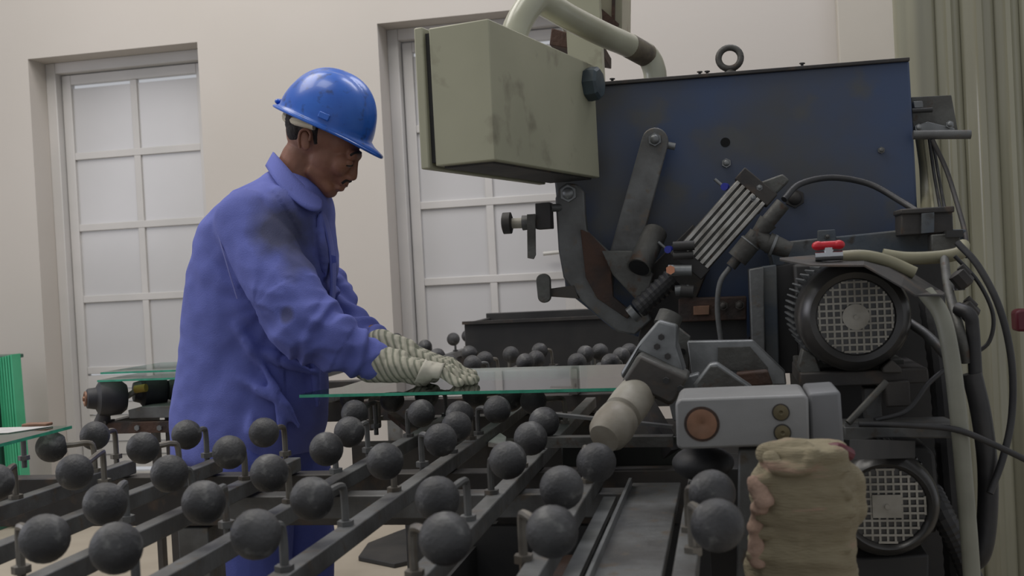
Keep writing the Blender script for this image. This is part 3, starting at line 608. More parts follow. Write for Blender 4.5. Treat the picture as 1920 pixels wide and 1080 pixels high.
MB().ell(atY(1318, 868, 1.75), (0.05, 0.05, 0.028)).build('drain_bulb', RUBD, MC)
MB().bar(atY(1575, 842, 1.72), atY(1700, 842, 2.0), 0.03, 0.03).build('strut', BLK, MC)
# ------------------------------------------------------------------ pendant control box
d0 = 2.10
pb = atD(930, 300, d0); pt = atD(915, 35, d0)
e_ = (r0*0.46+Vector((-math.sin(YAW), math.cos(YAW), 0))).normalized(); n_ = Vector((-e_.y, e_.x, 0))
zb, zt = pb.z, pt.z; c0b = V((pb.x+pt.x)/2, (pb.y+pt.y)/2, zb)
CB = thing('control_box', c0b+e_*0.3+n_*0.08, 'grey-green metal control box hanging on a bent cream pipe above the worker', 'box')
Lb = 0.60; Wb = 0.155
def quadbox(o, e0_, e1_, n0, n1, z0, z1): return MB().prism([o+e_*e0_+n_*n0+V(0, 0, z0-o.z), o+e_*e1_+n_*n0+V(0, 0, z0-o.z), o+e_*e1_+n_*n1+V(0, 0, z0-o.z), o+e_*e0_+n_*n1+V(0, 0, z0-o.z)], (0, 0, z1-z0))
quadbox(c0b, 0, Lb, 0, Wb-0.02, zb, zt).build('box_body', CREAM, CB, bevel=0.003)
quadbox(c0b, 0.008, Lb-0.008, Wb-0.02, Wb-0.008, zb+0.008, zt-0.008).build('gasket', BLK, CB)
quadbox(c0b, -0.004, Lb+0.004, Wb-0.008, Wb+0.012, zb-0.004, zt+0.004).build('box_door', CREAM, CB, bevel=0.003)
quadbox(c0b, 0.02, Lb-0.02, 0.015, Wb-0.03, zb-0.004, zb+0.001).build('bottom_plate', DARK, CB)
kc = atD(1121, 143, d0*1.235)
kb = MB().lathe([(0.040, 0.0), (0.042, 0.01), (0.040, 0.028), (0.034, 0.034), (0.02, 0.036)], c0b+e_*0.545+V(0, 0, zt-zb-0.055), -n_, 8).build('rotary_switch', mat('slate_plastic', (62, 76, 82), (48, 58, 64), 0.5, scale=12), CB, sharp=20)
tag(kb, 'slate grey rotary switch on the box side')
pp = c0b+e_*0.285+n_*0.07
zt_ = zt
pipe = [V(pp.x, pp.y, zt-0.03), V(pp.x, pp.y, zt+0.035), atD(1000, 2, 2.42), atD(1026, 9, 2.48), atD(1070, 34, 2.56), atD(1130, 64, 2.68), atD(1180, 86, 2.80), atD(1213, 104, 2.85), atD(1227, 132, 2.86), atD(1229, 165, 2.86)]
MB().tube(pipe, 0.031, 24, 6).build('bent_pipe', PIPEM, CB)
MB().tube(pipe[6:8], 0.0318, 24, 1).build('pipe_band', mat('worn_band', (84, 76, 66), (120, 112, 92), 0.5, scale=22), CB)
MB().lathe([(0.045, 0), (0.045, 0.008)], V(pp.x, pp.y, zt), (0, 0, 1)).build('pipe_flange', CREAM, CB)
# ------------------------------------------------------------------ hoses and cables
def hose(label, pts, r, M, name='hose', cat='hose', ridge=0, sm=6, seg=12):
    return tag(MB().tube([atY(x, y, Y) for x, y, Y in pts], r, seg, sm, ridge).build(name, M, sharp=60 if not ridge else 25), label, cat)
hose('thick pale hose hanging straight down right of the motors', [(1735, 548, 2.0), (1765, 590, 1.98), (1782, 660, 1.96), (1795, 760, 1.95), (1808, 900, 1.95), (1822, 1080, 1.95), (1832, 1300, 1.95), (1838, 1690, 1.95)], 0.0145, HOSEW)
hose('cream hose lying over the splash cover right of the red valve', [(1575, 482, 2.03), (1620, 480, 2.02), (1665, 490, 2.02), (1715, 512, 2.02)], 0.0115, HOSEC)
hose('yellowish hose running along the bed rail to its right end', [(1655, 478, 2.3), (1700, 484, 2.3), (1760, 482, 2.3), (1800, 474, 2.3), (1806, 460, 2.34)], 0.0135, HOSEC)
hose('black ribbed hose hanging between the motors and the pale hose', [(1745, 560, 2.2), (1765, 700, 2.15), (1778, 850, 2.15), (1790, 1000, 2.15), (1800, 1200, 2.15), (1806, 1560, 2.15)], 0.022, HOSEB, ridge=0.08, sm=14)
hose('black ribbed hose sagging from the lower motor to the floor', [(1745, 920, 2.1), (1770, 970, 2.05), (1800, 1030, 2.05), (1826, 1110, 2.05), (1850, 1300, 2.05), (1870, 1620, 2.05)], 0.02, HOSEB, ridge=0.1, sm=12)
hose('fat black hose looping down at the far right of the machine', [(1822, 700, 2.1), (1840, 780, 2.1), (1852, 880, 2.1), (1850, 980, 2.1), (1838, 1040, 2.1), (1815, 1052, 2.12), (1790, 1010, 2.14)], 0.018, HOSEB)
hose('grey pipe with an elbow above the fat black hose', [(1795, 578, 2.12), (1818, 590, 2.1), (1824, 620, 2.1), (1830, 720, 2.1)], 0.0125, HOSEB, name='pipe', cat='pipe')
hose('thin pipe dropping from the bed rail end beside the pale hose', [(1770, 480, 2.3), (1778, 540, 2.2), (1800, 620, 2.1), (1812, 680, 2.1)], 0.009, ALUD, name='pipe', cat='pipe')
hose('black cable arching wide over the right side down to the fat hose', [(1795, 455, 2.15), (1835, 500, 2.12), (1875, 580, 2.1), (1897, 680, 2.1), (1897, 780, 2.1), (1880, 860, 2.08), (1856, 925, 2.06)], 0.0065, HOSEB, name='cable', cat='cable')
hose('thin black cable drooping inside the wide cable arch', [(1790, 480, 2.2), (1835, 530, 2.2), (1862, 590, 2.2), (1855, 640, 2.2), (1825, 665, 2.2)], 0.004, HOSEB, name='cable', cat='cable')
hose('grey cable falling from the top right bracket past the terminal box', [(1748, 262, 2.72), (1775, 320, 2.7), (1797, 390, 2.6), (1810, 440, 2.5), (1812, 480, 2.4)], 0.0055, DARK, name='cable', cat='cable')
hose('black cable arching over the blue housing into the terminal box', [(1470, 374, 2.46), (1500, 345, 2.5), (1560, 333, 2.55), (1630, 345, 2.55), (1690, 378, 2.5), (1722, 398, 2.46)], 0.0072, HOSEB, name='cable', cat='cable')
hose('black cable running from the shelf plate off the right edge', [(1610, 795, 1.93), (1700, 797, 1.93), (1790, 805, 1.93), (1860, 832, 1.93), (1960, 880, 1.95)], 0.0055, HOSEB, name='cable', cat='cable')
hose('thin grey air tube drooping below the hose coupling', [(1368, 502, 2.45), (1350, 530, 2.44), (1345, 580, 2.44), (1352, 640, 2.44)], 0.006, STEEL, name='air_tube', cat='tube')
hose('slanting grey pipe right of the upper motor', [(1705, 605, 2.15), (1740, 630, 2.1), (1775, 668, 2.05)], 0.009, STEEL, name='pipe', cat='pipe')
hose('thin black cable looping beside the switch box between the motors', [(1775, 690, 2.05), (1740, 720, 2.03), (1700, 770, 2.0), (1640, 788, 1.97)], 0.0045, HOSEB, name='cable', cat='cable')
for k, (x0, x1, x2) in enumerate(((1733, 1742, 1750), (1742, 1752, 1764), (1748, 1760, 1772))):
    hose(['left', 'middle', 'right'][k]+' wire of the three hanging below the top right bracket', [(x0, 258, 2.80), (x1, 330, 2.78), (x2, 396, 2.6)], 0.004, [HOSEC, HOSEB, HOSEB][k], name='wire', cat='wire')
hose('pale bundle of wires behind the hanging wires at the housing edge', [(1728, 256, 2.86), (1736, 320, 2.86), (1740, 420, 2.7)], 0.016, HOSEC, name='wire_bundle', cat='wire')
for k, (x, y, l) in enumerate(((1800, 500, 'top'), (1812, 560, 'lower'))):
    tag(MB().lathe([(0.012, 0), (0.018, 0.003), (0.018, 0.03), (0.012, 0.034)], atY(x-8, y+10, 2.16), (0.6, 0, -0.8), 8).cyl(atY(x, y, 2.16), atY(x+16, y+16, 2.16), 0.008).build('pipe_joint', DARK), l+' black pipe joint of the two beside the right end of the bed rail', 'fitting')
tag(MB().pr([(1788, 522), (1808, 520), (1810, 544), (1790, 545)], 2.17, 0.02).build('tag_plate', mat('pale_tag', (128, 130, 132), (70, 70, 72), 0.5, scale=160, lo=0.45, hi=0.5), bevel=0.001), 'small grey printed tag between the hoses at right', 'tag')
tag(MB().pr([(1904, 584), (1915, 580), (1990, 578), (1990, 622), (1906, 622)], 3.4, 0.06).pr([(1940, 622), (1960, 622), (1975, 1300), (1955, 1300)], 3.43, 0.03).build('wall_switch', MAROON, bevel=0.008), 'maroon box at the far right edge before the sheeting', 'box')
# ------------------------------------------------------------------ cloth wrapped on the post
def remesh(mb, voxel, it=4, fn=None, name='tmp'):
    me = bpy.data.meshes.new(name); mb.bm.normal_update(); mb.bm.to_mesh(me); mb.bm.free()
    o = bpy.data.objects.new(name, me); COL.objects.link(o)
    r = o.modifiers.new('r', 'REMESH'); r.mode = 'VOXEL'; r.voxel_size = voxel; r.adaptivity = 0
    s = o.modifiers.new('s', 'SMOOTH'); s.iterations = it; s.factor = 0.6
    dg = bpy.context.evaluated_depsgraph_get(); n = bpy.data.meshes.new_from_object(o.evaluated_get(dg))
    bpy.data.objects.remove(o)
    if fn:
        nr = [v.normal.copy() for v in n.vertices]
        for v, k in zip(n.vertices, nr): v.co = v.co + fn(v.co, k)
    return n
def put(name, me, M, parent=None, sub=False):
    org = wloc(parent) if parent is not None else Vector()
    if parent is None:
        vs = [v.co for v in me.vertices]; org = sum(vs, Vector())/len(vs); org.z = min(v.z for v in vs)
    me.transform(Matrix.Translation(-org)); me.materials.clear(); me.materials.append(M); me.shade_smooth()
    o = bpy.data.objects.new(name, me); COL.objects.link(o); o['_w'] = list(org)
    if parent is not None: o.parent = parent
    else: o.location = org
    return o
def ridged(p, sc=(1, 1, 1), f=1.0):
    return 1-2*abs(noise.noise(Vector((p.x*sc[0]*f, p.y*sc[1]*f, p.z*sc[2]*f))))
YC = 1.47
m = MB()
rows = [(838, 1440, 1560), (856, 1428, 1585), (900, 1412, 1600), (950, 1415, 1608), (1000, 1412, 1606), (1060, 1405, 1606), (1130, 1400, 1610), (1190, 1410, 1600)]
secs = []
for y, xa, xb in [(836, 1444, 1572), (842, 1434, 1584)]+rows[1:]:
    a = atY(xa, y, YC); b = atY(xb, y, YC); secs.append(((a+b)/2, (b-a).length/2, 0.052))
m.loft(secs, 48, 0.8)
m.tube([atY(1436, 852, YC-0.045), atY(1450, 874, YC-0.052), atY(1480, 882, YC-0.056), atY(1510, 874, YC-0.056), atY(1524, 846, YC-0.05)], 0.007, 10, 4)
m.cap(atY(1440, 852, YC-0.02), 0.015, atY(1500, 842, YC-0.03), 0.010); m.cap(atY(1590, 900, YC), 0.02, atY(1600, 960, YC), 0.016)
for (x0, y0, x1, y1) in ((1420, 900, 1590, 884), (1425, 940, 1600, 960), (1420, 1000, 1590, 985), (1415, 1040, 1600, 1030), (1430, 965, 1500, 1000), (1540, 870, 1596, 930)):
    m.cap(atY(x0, y0, YC-0.042), 0.006, atY(x1, y1, YC-0.042), 0.003)
def cf(p, n): 
    return n*(0.004*ridged(p, (8, 8, 26))+0.0018*ridged(p, (25, 25, 90))+0.002*noise.noise(p*60)) + V(0.012*noise.noise(V(1, 2, p.z*14)), 0, 0)
cl = put('wrapped_cloth', remesh(m, 0.0035, 4, cf), CLOTH); tag(cl, 'stained beige cloth wrapped around the post below the grey cover', 'cloth')
m = MB(); m.cap(atY(1412, 902, YC-0.04), 0.008, atY(1434, 936, YC-0.05), 0.009); m.cap(atY(1434, 936, YC-0.05), 0.009, atY(1416, 966, YC-0.04), 0.007); m.cap(atY(1416, 966, YC-0.04), 0.007, atY(1420, 1050, YC-0.04), 0.009)
fl = put('cloth_fold', remesh(m, 0.003, 3, lambda p, n: n*0.005*ridged(p, (40, 40, 40))), CLOTHP, cl); tag(fl, 'pinkish folded-back edge')
tag(MB().tube([atY(1548, 846, YC), atY(1570, 842, YC-0.02), atY(1592, 852, YC)], 0.009, 10, 4).build('tie_knot', MAROON, cl), 'dark red tie at the cloth top')
# ------------------------------------------------------------------ the worker
YP = 2.60
def P(x, y, dy=0.0): return atY(x, y, YP+dy)
W = thing('person', V(P(480, 900).x, YP, 0), 'worker in blue coverall, blue helmet and striped gloves, leaning over the large glass sheet', 'person')
b = MB()
cr = P(606, 243)
b.ell(cr, (0.098, 0.076, 0.098), 0.45); b.ell(P(640, 268), (0.048, 0.060, 0.052), 0.4)
b.cap(P(668, 291), 0.0155, P(662, 291, -0.030), 0.0125); b.cap(P(668, 291), 0.0155, P(662, 291, 0.030), 0.0125)
for s in (-1, 1):
    b.ell(P(638, 308, s*0.027), (0.026, 0.027, 0.032), 0.4); b.cap(P(584, 322, s*0.040), 0.016, P(614, 352, s*0.016), 0.019)
    b.ell(P(657, 334, s*0.011), (0.0085, 0.008, 0.0075)); b.ell(P(650, 306, s*0.029), (0.0145, 0.0155, 0.012), 0.5)
b.ell(P(640, 325), (0.030, 0.028, 0.036), 0.5); b.ell(P(616, 296), (0.062, 0.060, 0.070), 0.4); b.ell(P(606, 325), (0.046, 0.047, 0.044), 0.5); b.cap(P(667, 300), 0.0075, P(662, 331), 0.0115); b.ell(P(651, 318), (0.014, 0.014, 0.022), 0.2)
b.ell(P(644, 344), (0.013, 0.021, 0.0085), 0.5); b.ell(P(637, 353), (0.012, 0.019, 0.0085), 0.5)
b.ell(P(617, 358), (0.0215, 0.025, 0.018), 0.3); b.ell(P(605, 322), (0.048, 0.052, 0.046), 0.5)
b.cap(P(568, 300), 0.057, P(540, 372), 0.062)
# ear
ec = P(571, 263, -0.081); b.ell(ec, (0.016, 0.007, 0.028), -0.15); b.ell(P(571, 263, 0.081), (0.016, 0.007, 0.028), -0.15)
# the body under the clothes, one continuous surface
b.cap(P(540, 372), 0.062, P(505, 430), 0.12); b.cap(P(505, 430), 0.13, P(485, 700), 0.12); b.cap(P(485, 700), 0.12, P(475, 860), 0.13)
for s, sh, el, wr in ((-1, (468, 425, -.13), (568, 612, -.21), (705, 679, -.15)), (1, (520, 425, .14), (630, 590, .17), (722, 650, .03))):
    b.cap(P(*sh), 0.055, P(*el), 0.042); b.cap(P(*el), 0.042, P(*wr), 0.028)
hipN = P(462, 860, -0.09); hipF = P(520, 860, 0.09)
for hp, kx in ((hipN, 0.01), (hipF, 0.03)):
    kn = V(hp.x+kx, hp.y, 0.47); an = V(hp.x+kx*0.5, hp.y, 0.09)
    b.cap(hp, 0.08, kn, 0.055); b.cap(kn, 0.055, an, 0.038); b.cap(an, 0.038, an+V(0.13, 0, -0.045), 0.028)
body = put('body', remesh(b, 0.0034, 8), SKIN, W)
# ear rim and facial details
MB().tube([P(562, 278, -.082), P(560, 262, -.087), P(564, 246, -.088), P(575, 243, -.087), P(582, 252, -.084), P(580, 264, -.082)], 0.0035, 8, 4).build('ear_rim', SKIN, body)
MB().ell(P(573, 263, -0.0835), (0.007, 0.002, 0.014), 0.1).build('ear_hollow', LIP, body)
h = MB(); h.ell(P(590, 236), (0.070, 0.0795, 0.058), 0.3); h.ell(P(572, 232), (0.045, 0.076, 0.058)); h.ell(P(574, 248), (0.0445, 0.0765, 0.042)); h.cap(P(592, 238, -0.068), 0.012, P(592, 268, -0.066), 0.006); h.cap(P(592, 238, 0.068), 0.012, P(592, 268, 0.066), 0.006); h.ell(P(640, 245), (0.055, 0.06, 0.035), 0.4)
hr = put('hair', remesh(h, 0.004, 2, lambda p, n: n*0.0015*noise.noise(p*200)), HAIR, W)
from mathutils.bvhtree import BVHTree
BW = wloc(W); fb = BVHTree.FromPolygons([v.co+BW for v in body.data.vertices], [tuple(p.vertices) for p in body.data.polygons])
def on_skin(x, y, dy, lift=0.0):
    q = P(x, y, dy); h_ = fb.find_nearest(q); return h_[0]+h_[1]*lift
for s in (-1, 1):
    MB().tube([on_skin(676, 287, s*.010), on_skin(674, 285, s*.024), on_skin(664, 287, s*.040), on_skin(652, 292, s*.052)], 0.0032, 8, 3).build('eyebrow', HAIR, body)
    MB().ell(on_skin(656, 308, s*0.034, -0.008), (0.0105, 0.0105, 0.0105)).build('eye', mat('shaded_eye', (120, 104, 94), None, 0.3), body)
    MB().ell(on_skin(656, 305, s*0.034, -0.0075), (0.0115, 0.0115, 0.0105)).build('eyelid', SKIN, body)
    MB().tube([on_skin(665, 310, s*.022, .002), on_skin(660, 311.5, s*.032, .003), on_skin(650, 311, s*.044, .001)], 0.0016, 6, 3).build('eyelash', HAIR, body)
MB().tube([on_skin(640, 345, -0.026), on_skin(650, 340, -0.016), on_skin(656, 338, -0.005), on_skin(656, 338, 0.005), on_skin(650, 340, 0.016), on_skin(640, 345, 0.026)], 0.0036, 8, 4).build('moustache', HAIR, body)
MB().tube([on_skin(636, 349, -0.020), on_skin(647, 347.5, -0.010), on_skin(650, 347.5, 0), on_skin(647, 347.5, 0.010), on_skin(636, 349, 0.020)], 0.0016, 6, 3).build('lip_line', LIP, body)
# helmet
hc = P(613, 232); hf = V(math.cos(0.47), 0, -math.sin(0.47)); hu = V(math.sin(0.47), 0, math.cos(0.47)); hl = V(0, -1, 0)
hm = MB(); rings = []; NA = 72; NR = 20
for i in range(NR+1):
    el = (math.pi/2)*(1-i/NR); ring = []
    for k in range(NA):
        a = 2*math.pi*k/NA; ca, sa = math.cos(a), math.sin(a)
        ce = math.cos(el)**0.86; se = math.sin(el)
        x = (0.122 if ca > 0 else 0.128)*ce*ca; y = 0.109*ce*sa; z = 0.132*se
        # crown ridge and side grooves
        rd = math.exp(-(y/0.014)**2)*0.006*(1-math.exp(-(se/0.35)**2)) - math.exp(-((abs(y)-0.028)/0.006)**2)*0.003*(1-math.exp(-(se/0.4)**2))
        q = V(x, y, z)*(1+rd/0.12)
        ring.append(hm.bm.verts.new(hc+hf*q.x+hl*q.y+hu*q.z))
    rings.append(ring)
    if i == 0: pass
for (ext, dz) in ((0.004, -0.006), (0.012, -0.010)):
    ring = []
    for k in range(NA):
        a = 2*math.pi*k/NA; ca, sa = math.cos(a), math.sin(a); pk = max(0, ca)**4
        x = ((0.122 if ca > 0 else 0.128)+ext*(1+pk*3.0))*ca; y = (0.109+ext)*sa*(1-0.1*pk); z = dz-0.012*pk*(ext/0.012)
        ring.append(hm.bm.verts.new(hc+hf*x+hl*y+hu*z))
    rings.append(ring)
for A, B in zip(rings, rings[1:]):
    for k in range(NA): hm.bm.faces.new((A[k], A[(k+1) % NA], B[(k+1) % NA], B[k]))
bmesh.ops.remove_doubles(hm.bm, verts=hm.bm.verts[:], dist=0.0003)
he = hm.build('helmet', HELM, W, sharp=60); so = he.modifiers.new('s', 'SOLIDIFY'); so.thickness = 0.003; so.offset = 1
MB().tube([hc+hf*((0.136 if math.cos(t) > 0 else 0.142)*math.cos(t)+(0.032*max(0, math.cos(t))**5))+hl*0.121*math.sin(t)+hu*(-0.011-0.012*max(0, math.cos(t))**4) for t in [2*math.pi*i/48 for i in range(49)]], 0.0035, 8, 1).build('helmet_rim', HELM, he)
sl = hc+hl*0.112+hf*0.03+hu*0.018
MB().bar(sl-hf*0.014, sl+hf*0.016, 0.004, 0.016, upv=hu).build('accessory_slot', HELM, he, bevel=0.002)
MB().ell(hc-hf*0.142+hu*0.002, (0.010, 0.022, 0.008)).build('rain_lip', HELM, he)
MB().tube([P(545, 205, 0.06), P(538, 215, 0.03), P(537, 220, 0), P(542, 224, -0.04), P(560, 228, -0.078), P(590, 236, -0.085)], 0.0115, 10, 5).build('headband', mat('headband_cream', (196, 186, 160), None, 0.6), he)
# jacket
j = MB()
rows = [(328, 500, 574, .055), (345, 472, 592, .085), (362, 444, 604, .125), (385, 412, 610, .165), (420, 395, 613, .185), (450, 383, 616, .18), (490, 372, 620, .175), (530, 365, 620, .17), (575, 361, 614, .165), (620, 356, 608, .16), (665, 350, 602, .16), (710, 344, 602, .165), (755, 339, 605, .17), (800, 336, 603, .175), (848, 338, 588, .18)]
secs = []
for y, xa, xb, hy in rows:
    pa, pb_ = P(xa, y), P(xb, y); secs.append(((pa+pb_)/2, (pb_-pa).length/2, hy))
j.loft(secs, 64, 0.92)
# drapery folds raised from the cloth, before the surface is made one
for (x0, y0, d0_, x1, y1, d1_, r_) in ((420, 560, -.155, 500, 700, -.165, .020), (500, 700, -.165, 560, 800, -.14, .018), (400, 640, -.14, 430, 790, -.15, .022), (385, 470, -.11, 372, 640, -.10, .016),
    (470, 650, -.17, 590, 700, -.10, .016), (420, 690, -.16, 540, 760, -.165, .017), (364, 700, -.08, 352, 830, -.09, .018), (520, 740, -.16, 540, 835, -.15, .016), (600, 400, -.08, 612, 520, -.06, .012),
    (470, 770, -.17, 480, 838, -.17, .018), (590, 620, -.08, 596, 760, -.07, .014), (392, 500, -.13, 440, 600, -.15, .014)):
    A_, B_ = P(x0, y0, d0_+.012), P(x1, y1, d1_+.012); C_ = A_.lerp(B_, 0.55)+V(0, -0.010, 0)
    j.cap(A_, r_*0.35, C_, r_*0.85); j.cap(C_, r_*0.85, B_, r_*0.3)
j.cap(P(542, 345), 0.050, P(530, 375), 0.08)
j.cap(P(462, 418, -.14), 0.082, P(520, 520, -.18), 0.083); j.cap(P(520, 520, -.18), 0.083, P(572, 612, -.21), 0.080)
j.cap(P(572, 612, -.21), 0.079, P(640, 650, -.19), 0.062); j.cap(P(640, 650, -.19), 0.062, P(693, 676, -.16), 0.047)
j.cap(P(520, 420, .15), 0.08, P(612, 560, .17), 0.065); j.cap(P(612, 560, .17), 0.062, P(650, 612, .12), 0.056); j.cap(P(650, 612, .12), 0.055, P(706, 648, .04), 0.040)
def lerp_seg(p, a, b_):
    d = b_-a; t = max(0, min(1, (p-a).dot(d)/d.length_squared)); return t, (p-(a+d*t)).length
SA, SE, SW = P(462, 418, -.15), P(572, 612, -.21), P(692, 677, -.16)
FA, FE, FW_ = P(520, 420, .15), P(612, 560, .17), P(706, 648, .04)
def jf(p, n):
    t, d = lerp_seg(p, SA, SE); t2, d2 = lerp_seg(p, SE, SW); t3, d3 = lerp_seg(p, FE, FW_)
    r = 0.0
    # drapes: long soft folds running down the torso, fanned from the shoulder and waist
    q = p-P(560, 560); ang = math.atan2(q.x, q.z); rr = q.length
    tor = 1.0 if min(d, d2) > 0.10 else 0.25
    r += tor*0.011*noise.noise(V(ang*3.2, p.y*3, rr*2.2))*min(1, rr/0.1)
    r += tor*0.006*ridged(V(p.x+p.z*0.5, p.y*0.6, p.z*0.3), (9, 5, 5))
    # elbow / forearm compression folds across the sleeve
    if d2 < 0.12:
        w_ = math.exp(-((d2-0.06)/0.06)**2)
        r += w_*0.0065*math.sin(t2*24+6*noise.noise(p*9)+p.z*20)*(0.5+0.5*noise.noise(p*14)+0.3)
        r += w_*0.006*ridged(p, (13, 13, 22))
    if d < 0.12:
        w_ = math.exp(-((t-0.85)/0.35)**2)
        r += w_*0.007*ridged(V(p.x-p.z*0.7, p.y, p.z+p.x*0.7), (6, 8, 20))+0.004*noise.noise(p*12)
    if d3 < 0.09: r += 0.009*math.sin(t3*20+5*noise.noise(p*10))
    r += 0.0025*noise.noise(p*28)
    return n*r
jm = remesh(j, 0.0055, 12, jf)
def jacket_mat():
    m = FABR.copy(); m.name = 'coverall_with_grease'; n = m.node_tree.nodes; L = m.node_tree.links; b = n['Principled BSDF']
    src = b.inputs['Base Color'].links[0].from_socket; tc = n['Texture Coordinate']
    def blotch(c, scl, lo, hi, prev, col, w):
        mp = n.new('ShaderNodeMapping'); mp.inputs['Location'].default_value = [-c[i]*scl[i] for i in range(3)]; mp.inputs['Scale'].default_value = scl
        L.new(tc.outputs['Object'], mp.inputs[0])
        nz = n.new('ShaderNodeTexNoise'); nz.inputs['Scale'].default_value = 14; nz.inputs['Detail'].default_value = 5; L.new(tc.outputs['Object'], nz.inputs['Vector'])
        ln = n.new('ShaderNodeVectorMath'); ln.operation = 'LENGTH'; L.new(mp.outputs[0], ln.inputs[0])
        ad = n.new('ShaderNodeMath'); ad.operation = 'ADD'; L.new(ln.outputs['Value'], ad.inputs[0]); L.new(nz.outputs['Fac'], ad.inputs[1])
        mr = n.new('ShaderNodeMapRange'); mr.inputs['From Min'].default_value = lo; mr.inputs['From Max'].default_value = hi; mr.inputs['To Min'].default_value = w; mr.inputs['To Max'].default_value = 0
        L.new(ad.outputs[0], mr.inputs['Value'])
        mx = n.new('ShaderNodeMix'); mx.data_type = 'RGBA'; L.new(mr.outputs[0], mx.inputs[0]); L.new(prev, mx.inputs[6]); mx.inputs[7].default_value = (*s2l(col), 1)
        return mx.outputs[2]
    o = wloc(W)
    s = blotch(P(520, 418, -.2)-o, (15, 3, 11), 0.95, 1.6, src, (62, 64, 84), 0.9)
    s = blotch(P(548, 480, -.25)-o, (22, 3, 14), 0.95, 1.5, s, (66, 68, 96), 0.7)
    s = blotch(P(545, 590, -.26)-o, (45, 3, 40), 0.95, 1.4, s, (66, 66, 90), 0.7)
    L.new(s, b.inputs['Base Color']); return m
jk = put('jacket', jm, jacket_mat(), W)
# collar
def band(up_, lo2, name, M, parent, th=0.004):
    m = MB(); n = len(up_); U = [m.bm.verts.new(P(*q)) for q in up_]; D = [m.bm.verts.new(P(*q)) for q in lo2]
    for i in range(n-1): m.bm.faces.new((U[i], U[i+1], D[i+1], D[i]))
    o = m.build(name, M, parent, sharp=80); s1 = o.modifiers.new('u', 'SUBSURF'); s1.levels = 2; s1.render_levels = 2; s = o.modifiers.new('s', 'SOLIDIFY'); s.thickness = th; s.offset = 0; return o
U = [(606, 372, -.035), (590, 366, -.062), (566, 346, -.080), (540, 316, -.074), (518, 290, -.045), (511, 283, 0), (518, 290, .045), (540, 316, .074), (566, 346, .080), (594, 362, .06), (612, 372, .035)]
D = [(606, 396, -.075), (582, 398, -.128), (548, 374, -.135), (518, 344, -.118), (502, 318, -.075), (497, 308, 0), (502, 318, .075), (520, 342, .115), (552, 370, .125), (600, 388, .10), (618, 394, .05)]
band(U, D, 'collar', FABR, jk, 0.005)
band([(598, 396, -.07), (610, 430, -.06), (620, 480, -.05), (622, 540, -.05), (616, 600, -.05)], [(606, 392, -.02), (618, 428, -.01), (628, 480, -.005), (629, 540, -.005), (622, 600, -.005)], 'placket', FABR, jk, 0.006)
MB().tube([P(412, 400, -.17), P(408, 430, -.2), P(424, 490, -.21), P(445, 560, -.2)], 0.0022, 6, 5).build('seam', mat('pale_seam', (128, 132, 190), None, 0.8), jk)
MB().pr([(620, 478), (629, 480), (630, 492), (622, 494)], YP-0.05, 0.004).build('pocket_flap', FABD, jk)
# trousers and boots
t = MB()
t.cap(P(462, 830, -0.07), 0.105, P(525, 830, 0.07), 0.105)
legs = ((P(466, 880, -0.09), 0.0), (P(540, 880, 0.10), 0.02))
for hp, kx in legs:
    kn = V(hp.x+kx, hp.y, 0.46); an = V(hp.x+kx*0.5, hp.y, 0.12)
    t.cap(V(hp.x, hp.y, hp.z), 0.11, kn, 0.096); t.cap(kn, 0.096, an, 0.072)
tm = remesh(t, 0.007, 6, lambda p, n: n*(0.008*ridged(p, (8, 8, 3))+0.004*noise.noise(p*12)))
put('trousers', tm, FABD, W)
for hp, kx in legs:
    an = V(hp.x+kx*0.5, hp.y, 0.1)
    bt = MB(); bt.cap(an+V(-0.01, 0, 0.02), 0.052, an+V(-0.015, 0, -0.05), 0.048); bt.cap(an+V(0, 0, -0.055), 0.042, an+V(0.15, 0, -0.058), 0.04); 
    bo = put('boot', remesh(bt, 0.006, 3, lambda p, n: V(0, 0, max(0.0, 0.016-p.z))), BLK, W)
    MB().box(an+V(-0.065, -0.045, -0.1), an+V(0.185, 0.045, -0.083)).build('sole', RUBD, bo, bevel=0.01)
# gloved hands
def glove(wrist, knuck, lat, tips, thumb, label, seed):
    g = MB(); wv = Vector(wrist); kv = Vector(knuck); d = (kv-wv).normalized()
    g.cap(wv-d*0.025, 0.050, wv+d*0.03, 0.043)
    for s in (-1, -0.33, 0.33, 1):
        g.cap(wv+d*0.03+lat*0.018*s, 0.030, kv+lat*0.032*s, 0.0155)
    for s, (tp, kn_) in zip((-1, -0.36, 0.3, 0.95), tips):
        a0 = kv+lat*0.033*s; g.cap(a0, 0.0135, kn_, 0.0122); g.cap(kn_, 0.0122, tp, 0.0098)
    ta, tb, tc_ = thumb; g.cap(ta, 0.018, tb, 0.0145); g.cap(tb, 0.0145, tc_, 0.012)
    def gf(p, n): return n*(0.0022*ridged(p, (50, 30, 30))+0.002*noise.noise(p*70))
    o = put('glove', remesh(g, 0.0018, 3, gf), GLOVE, W); tag(o, label); return o
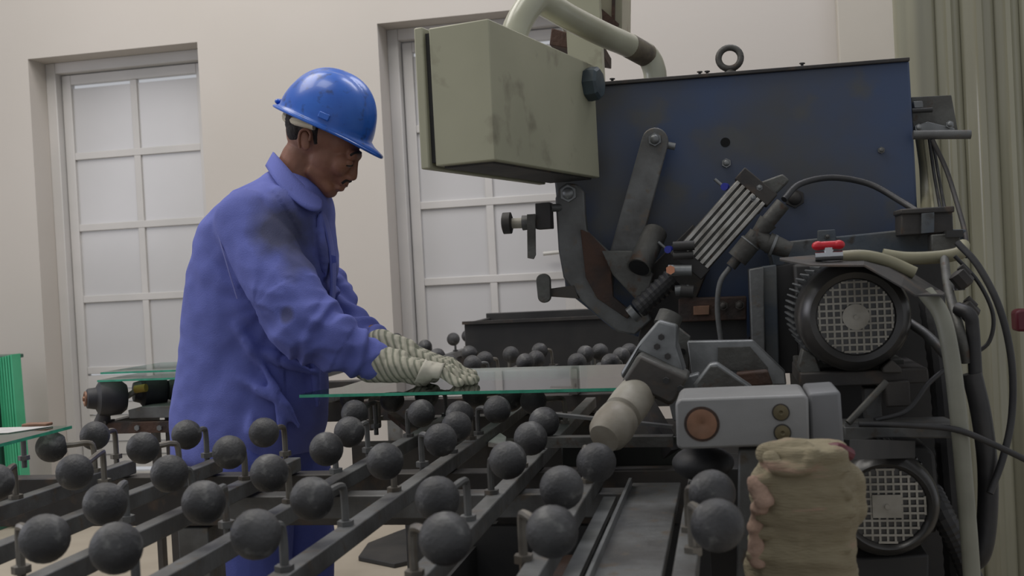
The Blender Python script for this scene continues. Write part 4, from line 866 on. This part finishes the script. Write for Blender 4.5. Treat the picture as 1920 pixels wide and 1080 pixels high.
def hand(wrist, kx, ky, kz, side, label, spread=0.0225):
    X = P(kx, 700, ky-YP).x; K = V(X, ky, kz); wv = Vector(wrist); lat = V(0.06, -0.998, 0)*side   # side +1: little finger towards the camera
    d = (K-wv).normalized(); g = MB()
    g.cap(wv-d*0.03, 0.047, wv+d*0.035, 0.040)
    for t in (-1, -0.33, 0.33, 1): g.cap(wv+d*0.03+lat*0.020*t, 0.029, K+lat*0.030*t, 0.0165)
    g.cap(wv+d*0.04, 0.036, K+V(-0.03, 0, -0.012), 0.026)
    ln = [0.086, 0.100, 0.094, 0.074]
    for i, t in enumerate((-1.5, -0.5, 0.5, 1.5)):     # index .. little
        a0 = K+lat*0.0215*t; out = lat*0.008*t; L_ = ln[i]
        p1 = a0+V(L_*0.42, 0, -0.002)+out*0.6; p2 = a0+V(L_*0.74, 0, 0)+out; p2.z = 0.905; p3 = a0+V(L_, 0, 0)+out*1.4; p3.z = 0.8985
        g.cap(a0, 0.0130, p1, 0.0118); g.cap(p1, 0.0118, p2, 0.0112); g.cap(p2, 0.0112, p3, 0.0098)
    a = wv+d*0.035-lat*0.028; a.z = max(a.z-0.01, 0.91); b_ = a+V(0.045, 0, 0)-lat*0.026; b_.z = 0.906; c_ = b_+V(0.032, 0, 0)-lat*0.006; c_.z = 0.902
    g.cap(a, 0.020, b_, 0.0145); g.cap(b_, 0.0145, c_, 0.0118)
    def gf(p, n): return n*(0.0012*ridged(p, (50, 30, 30))+0.0012*noise.noise(p*70))
    o = put('glove', remesh(g, 0.0024, 2, gf), GLOVE, W); tag(o, label); return o, K
w_ = P(718, 683, -.155)
gl1, k_ = hand(w_, 812, 2.455, 0.926, 1, 'near glove pressed flat on the glass, white patch on its back')
hand(P(735, 658, -.02), 818, 2.595, 0.932, -1, 'far glove resting just behind the near one')
# white patch on the near glove: a small canvas square laid over its back
from mathutils.bvhtree import BVHTree
hd = (k_-w_).normalized(); gw = Vector(gl1.parent.location)
bv = BVHTree.FromPolygons([v.co+gw for v in gl1.data.vertices], [tuple(p.vertices) for p in gl1.data.polygons])
pm = MB(); N = 10; gv = []
for i in range(N+1):
    row = []
    for k in range(N+1):
        x = 776+44*(i/N)+22*(k/N)-6*(i/N)*(k/N); y = 716-42*(k/N)+3*(i/N)
        d = ray(x, y); hit = bv.ray_cast(EYE, d.normalized())
        if hit[0] is None: hit = bv.find_nearest(atD(x, y, (k_-EYE).dot(fw)))
        row.append(pm.bm.verts.new(hit[0]+hit[1]*0.0015))
    gv.append(row)
for i in range(N):
    for k in range(N): pm.bm.faces.new((gv[i][k], gv[i+1][k], gv[i+1][k+1], gv[i][k+1]))
o = pm.build('white_patch', mat('white_canvas', (196, 192, 178), (182, 178, 164), 0.95, scale=30), gl1, org=wloc(gl1), sharp=80)
s = o.modifiers.new('s', 'SOLIDIFY'); s.thickness = 0.003; s.offset = 1
for o in bpy.data.objects:
    if '_w' in o: del o['_w']
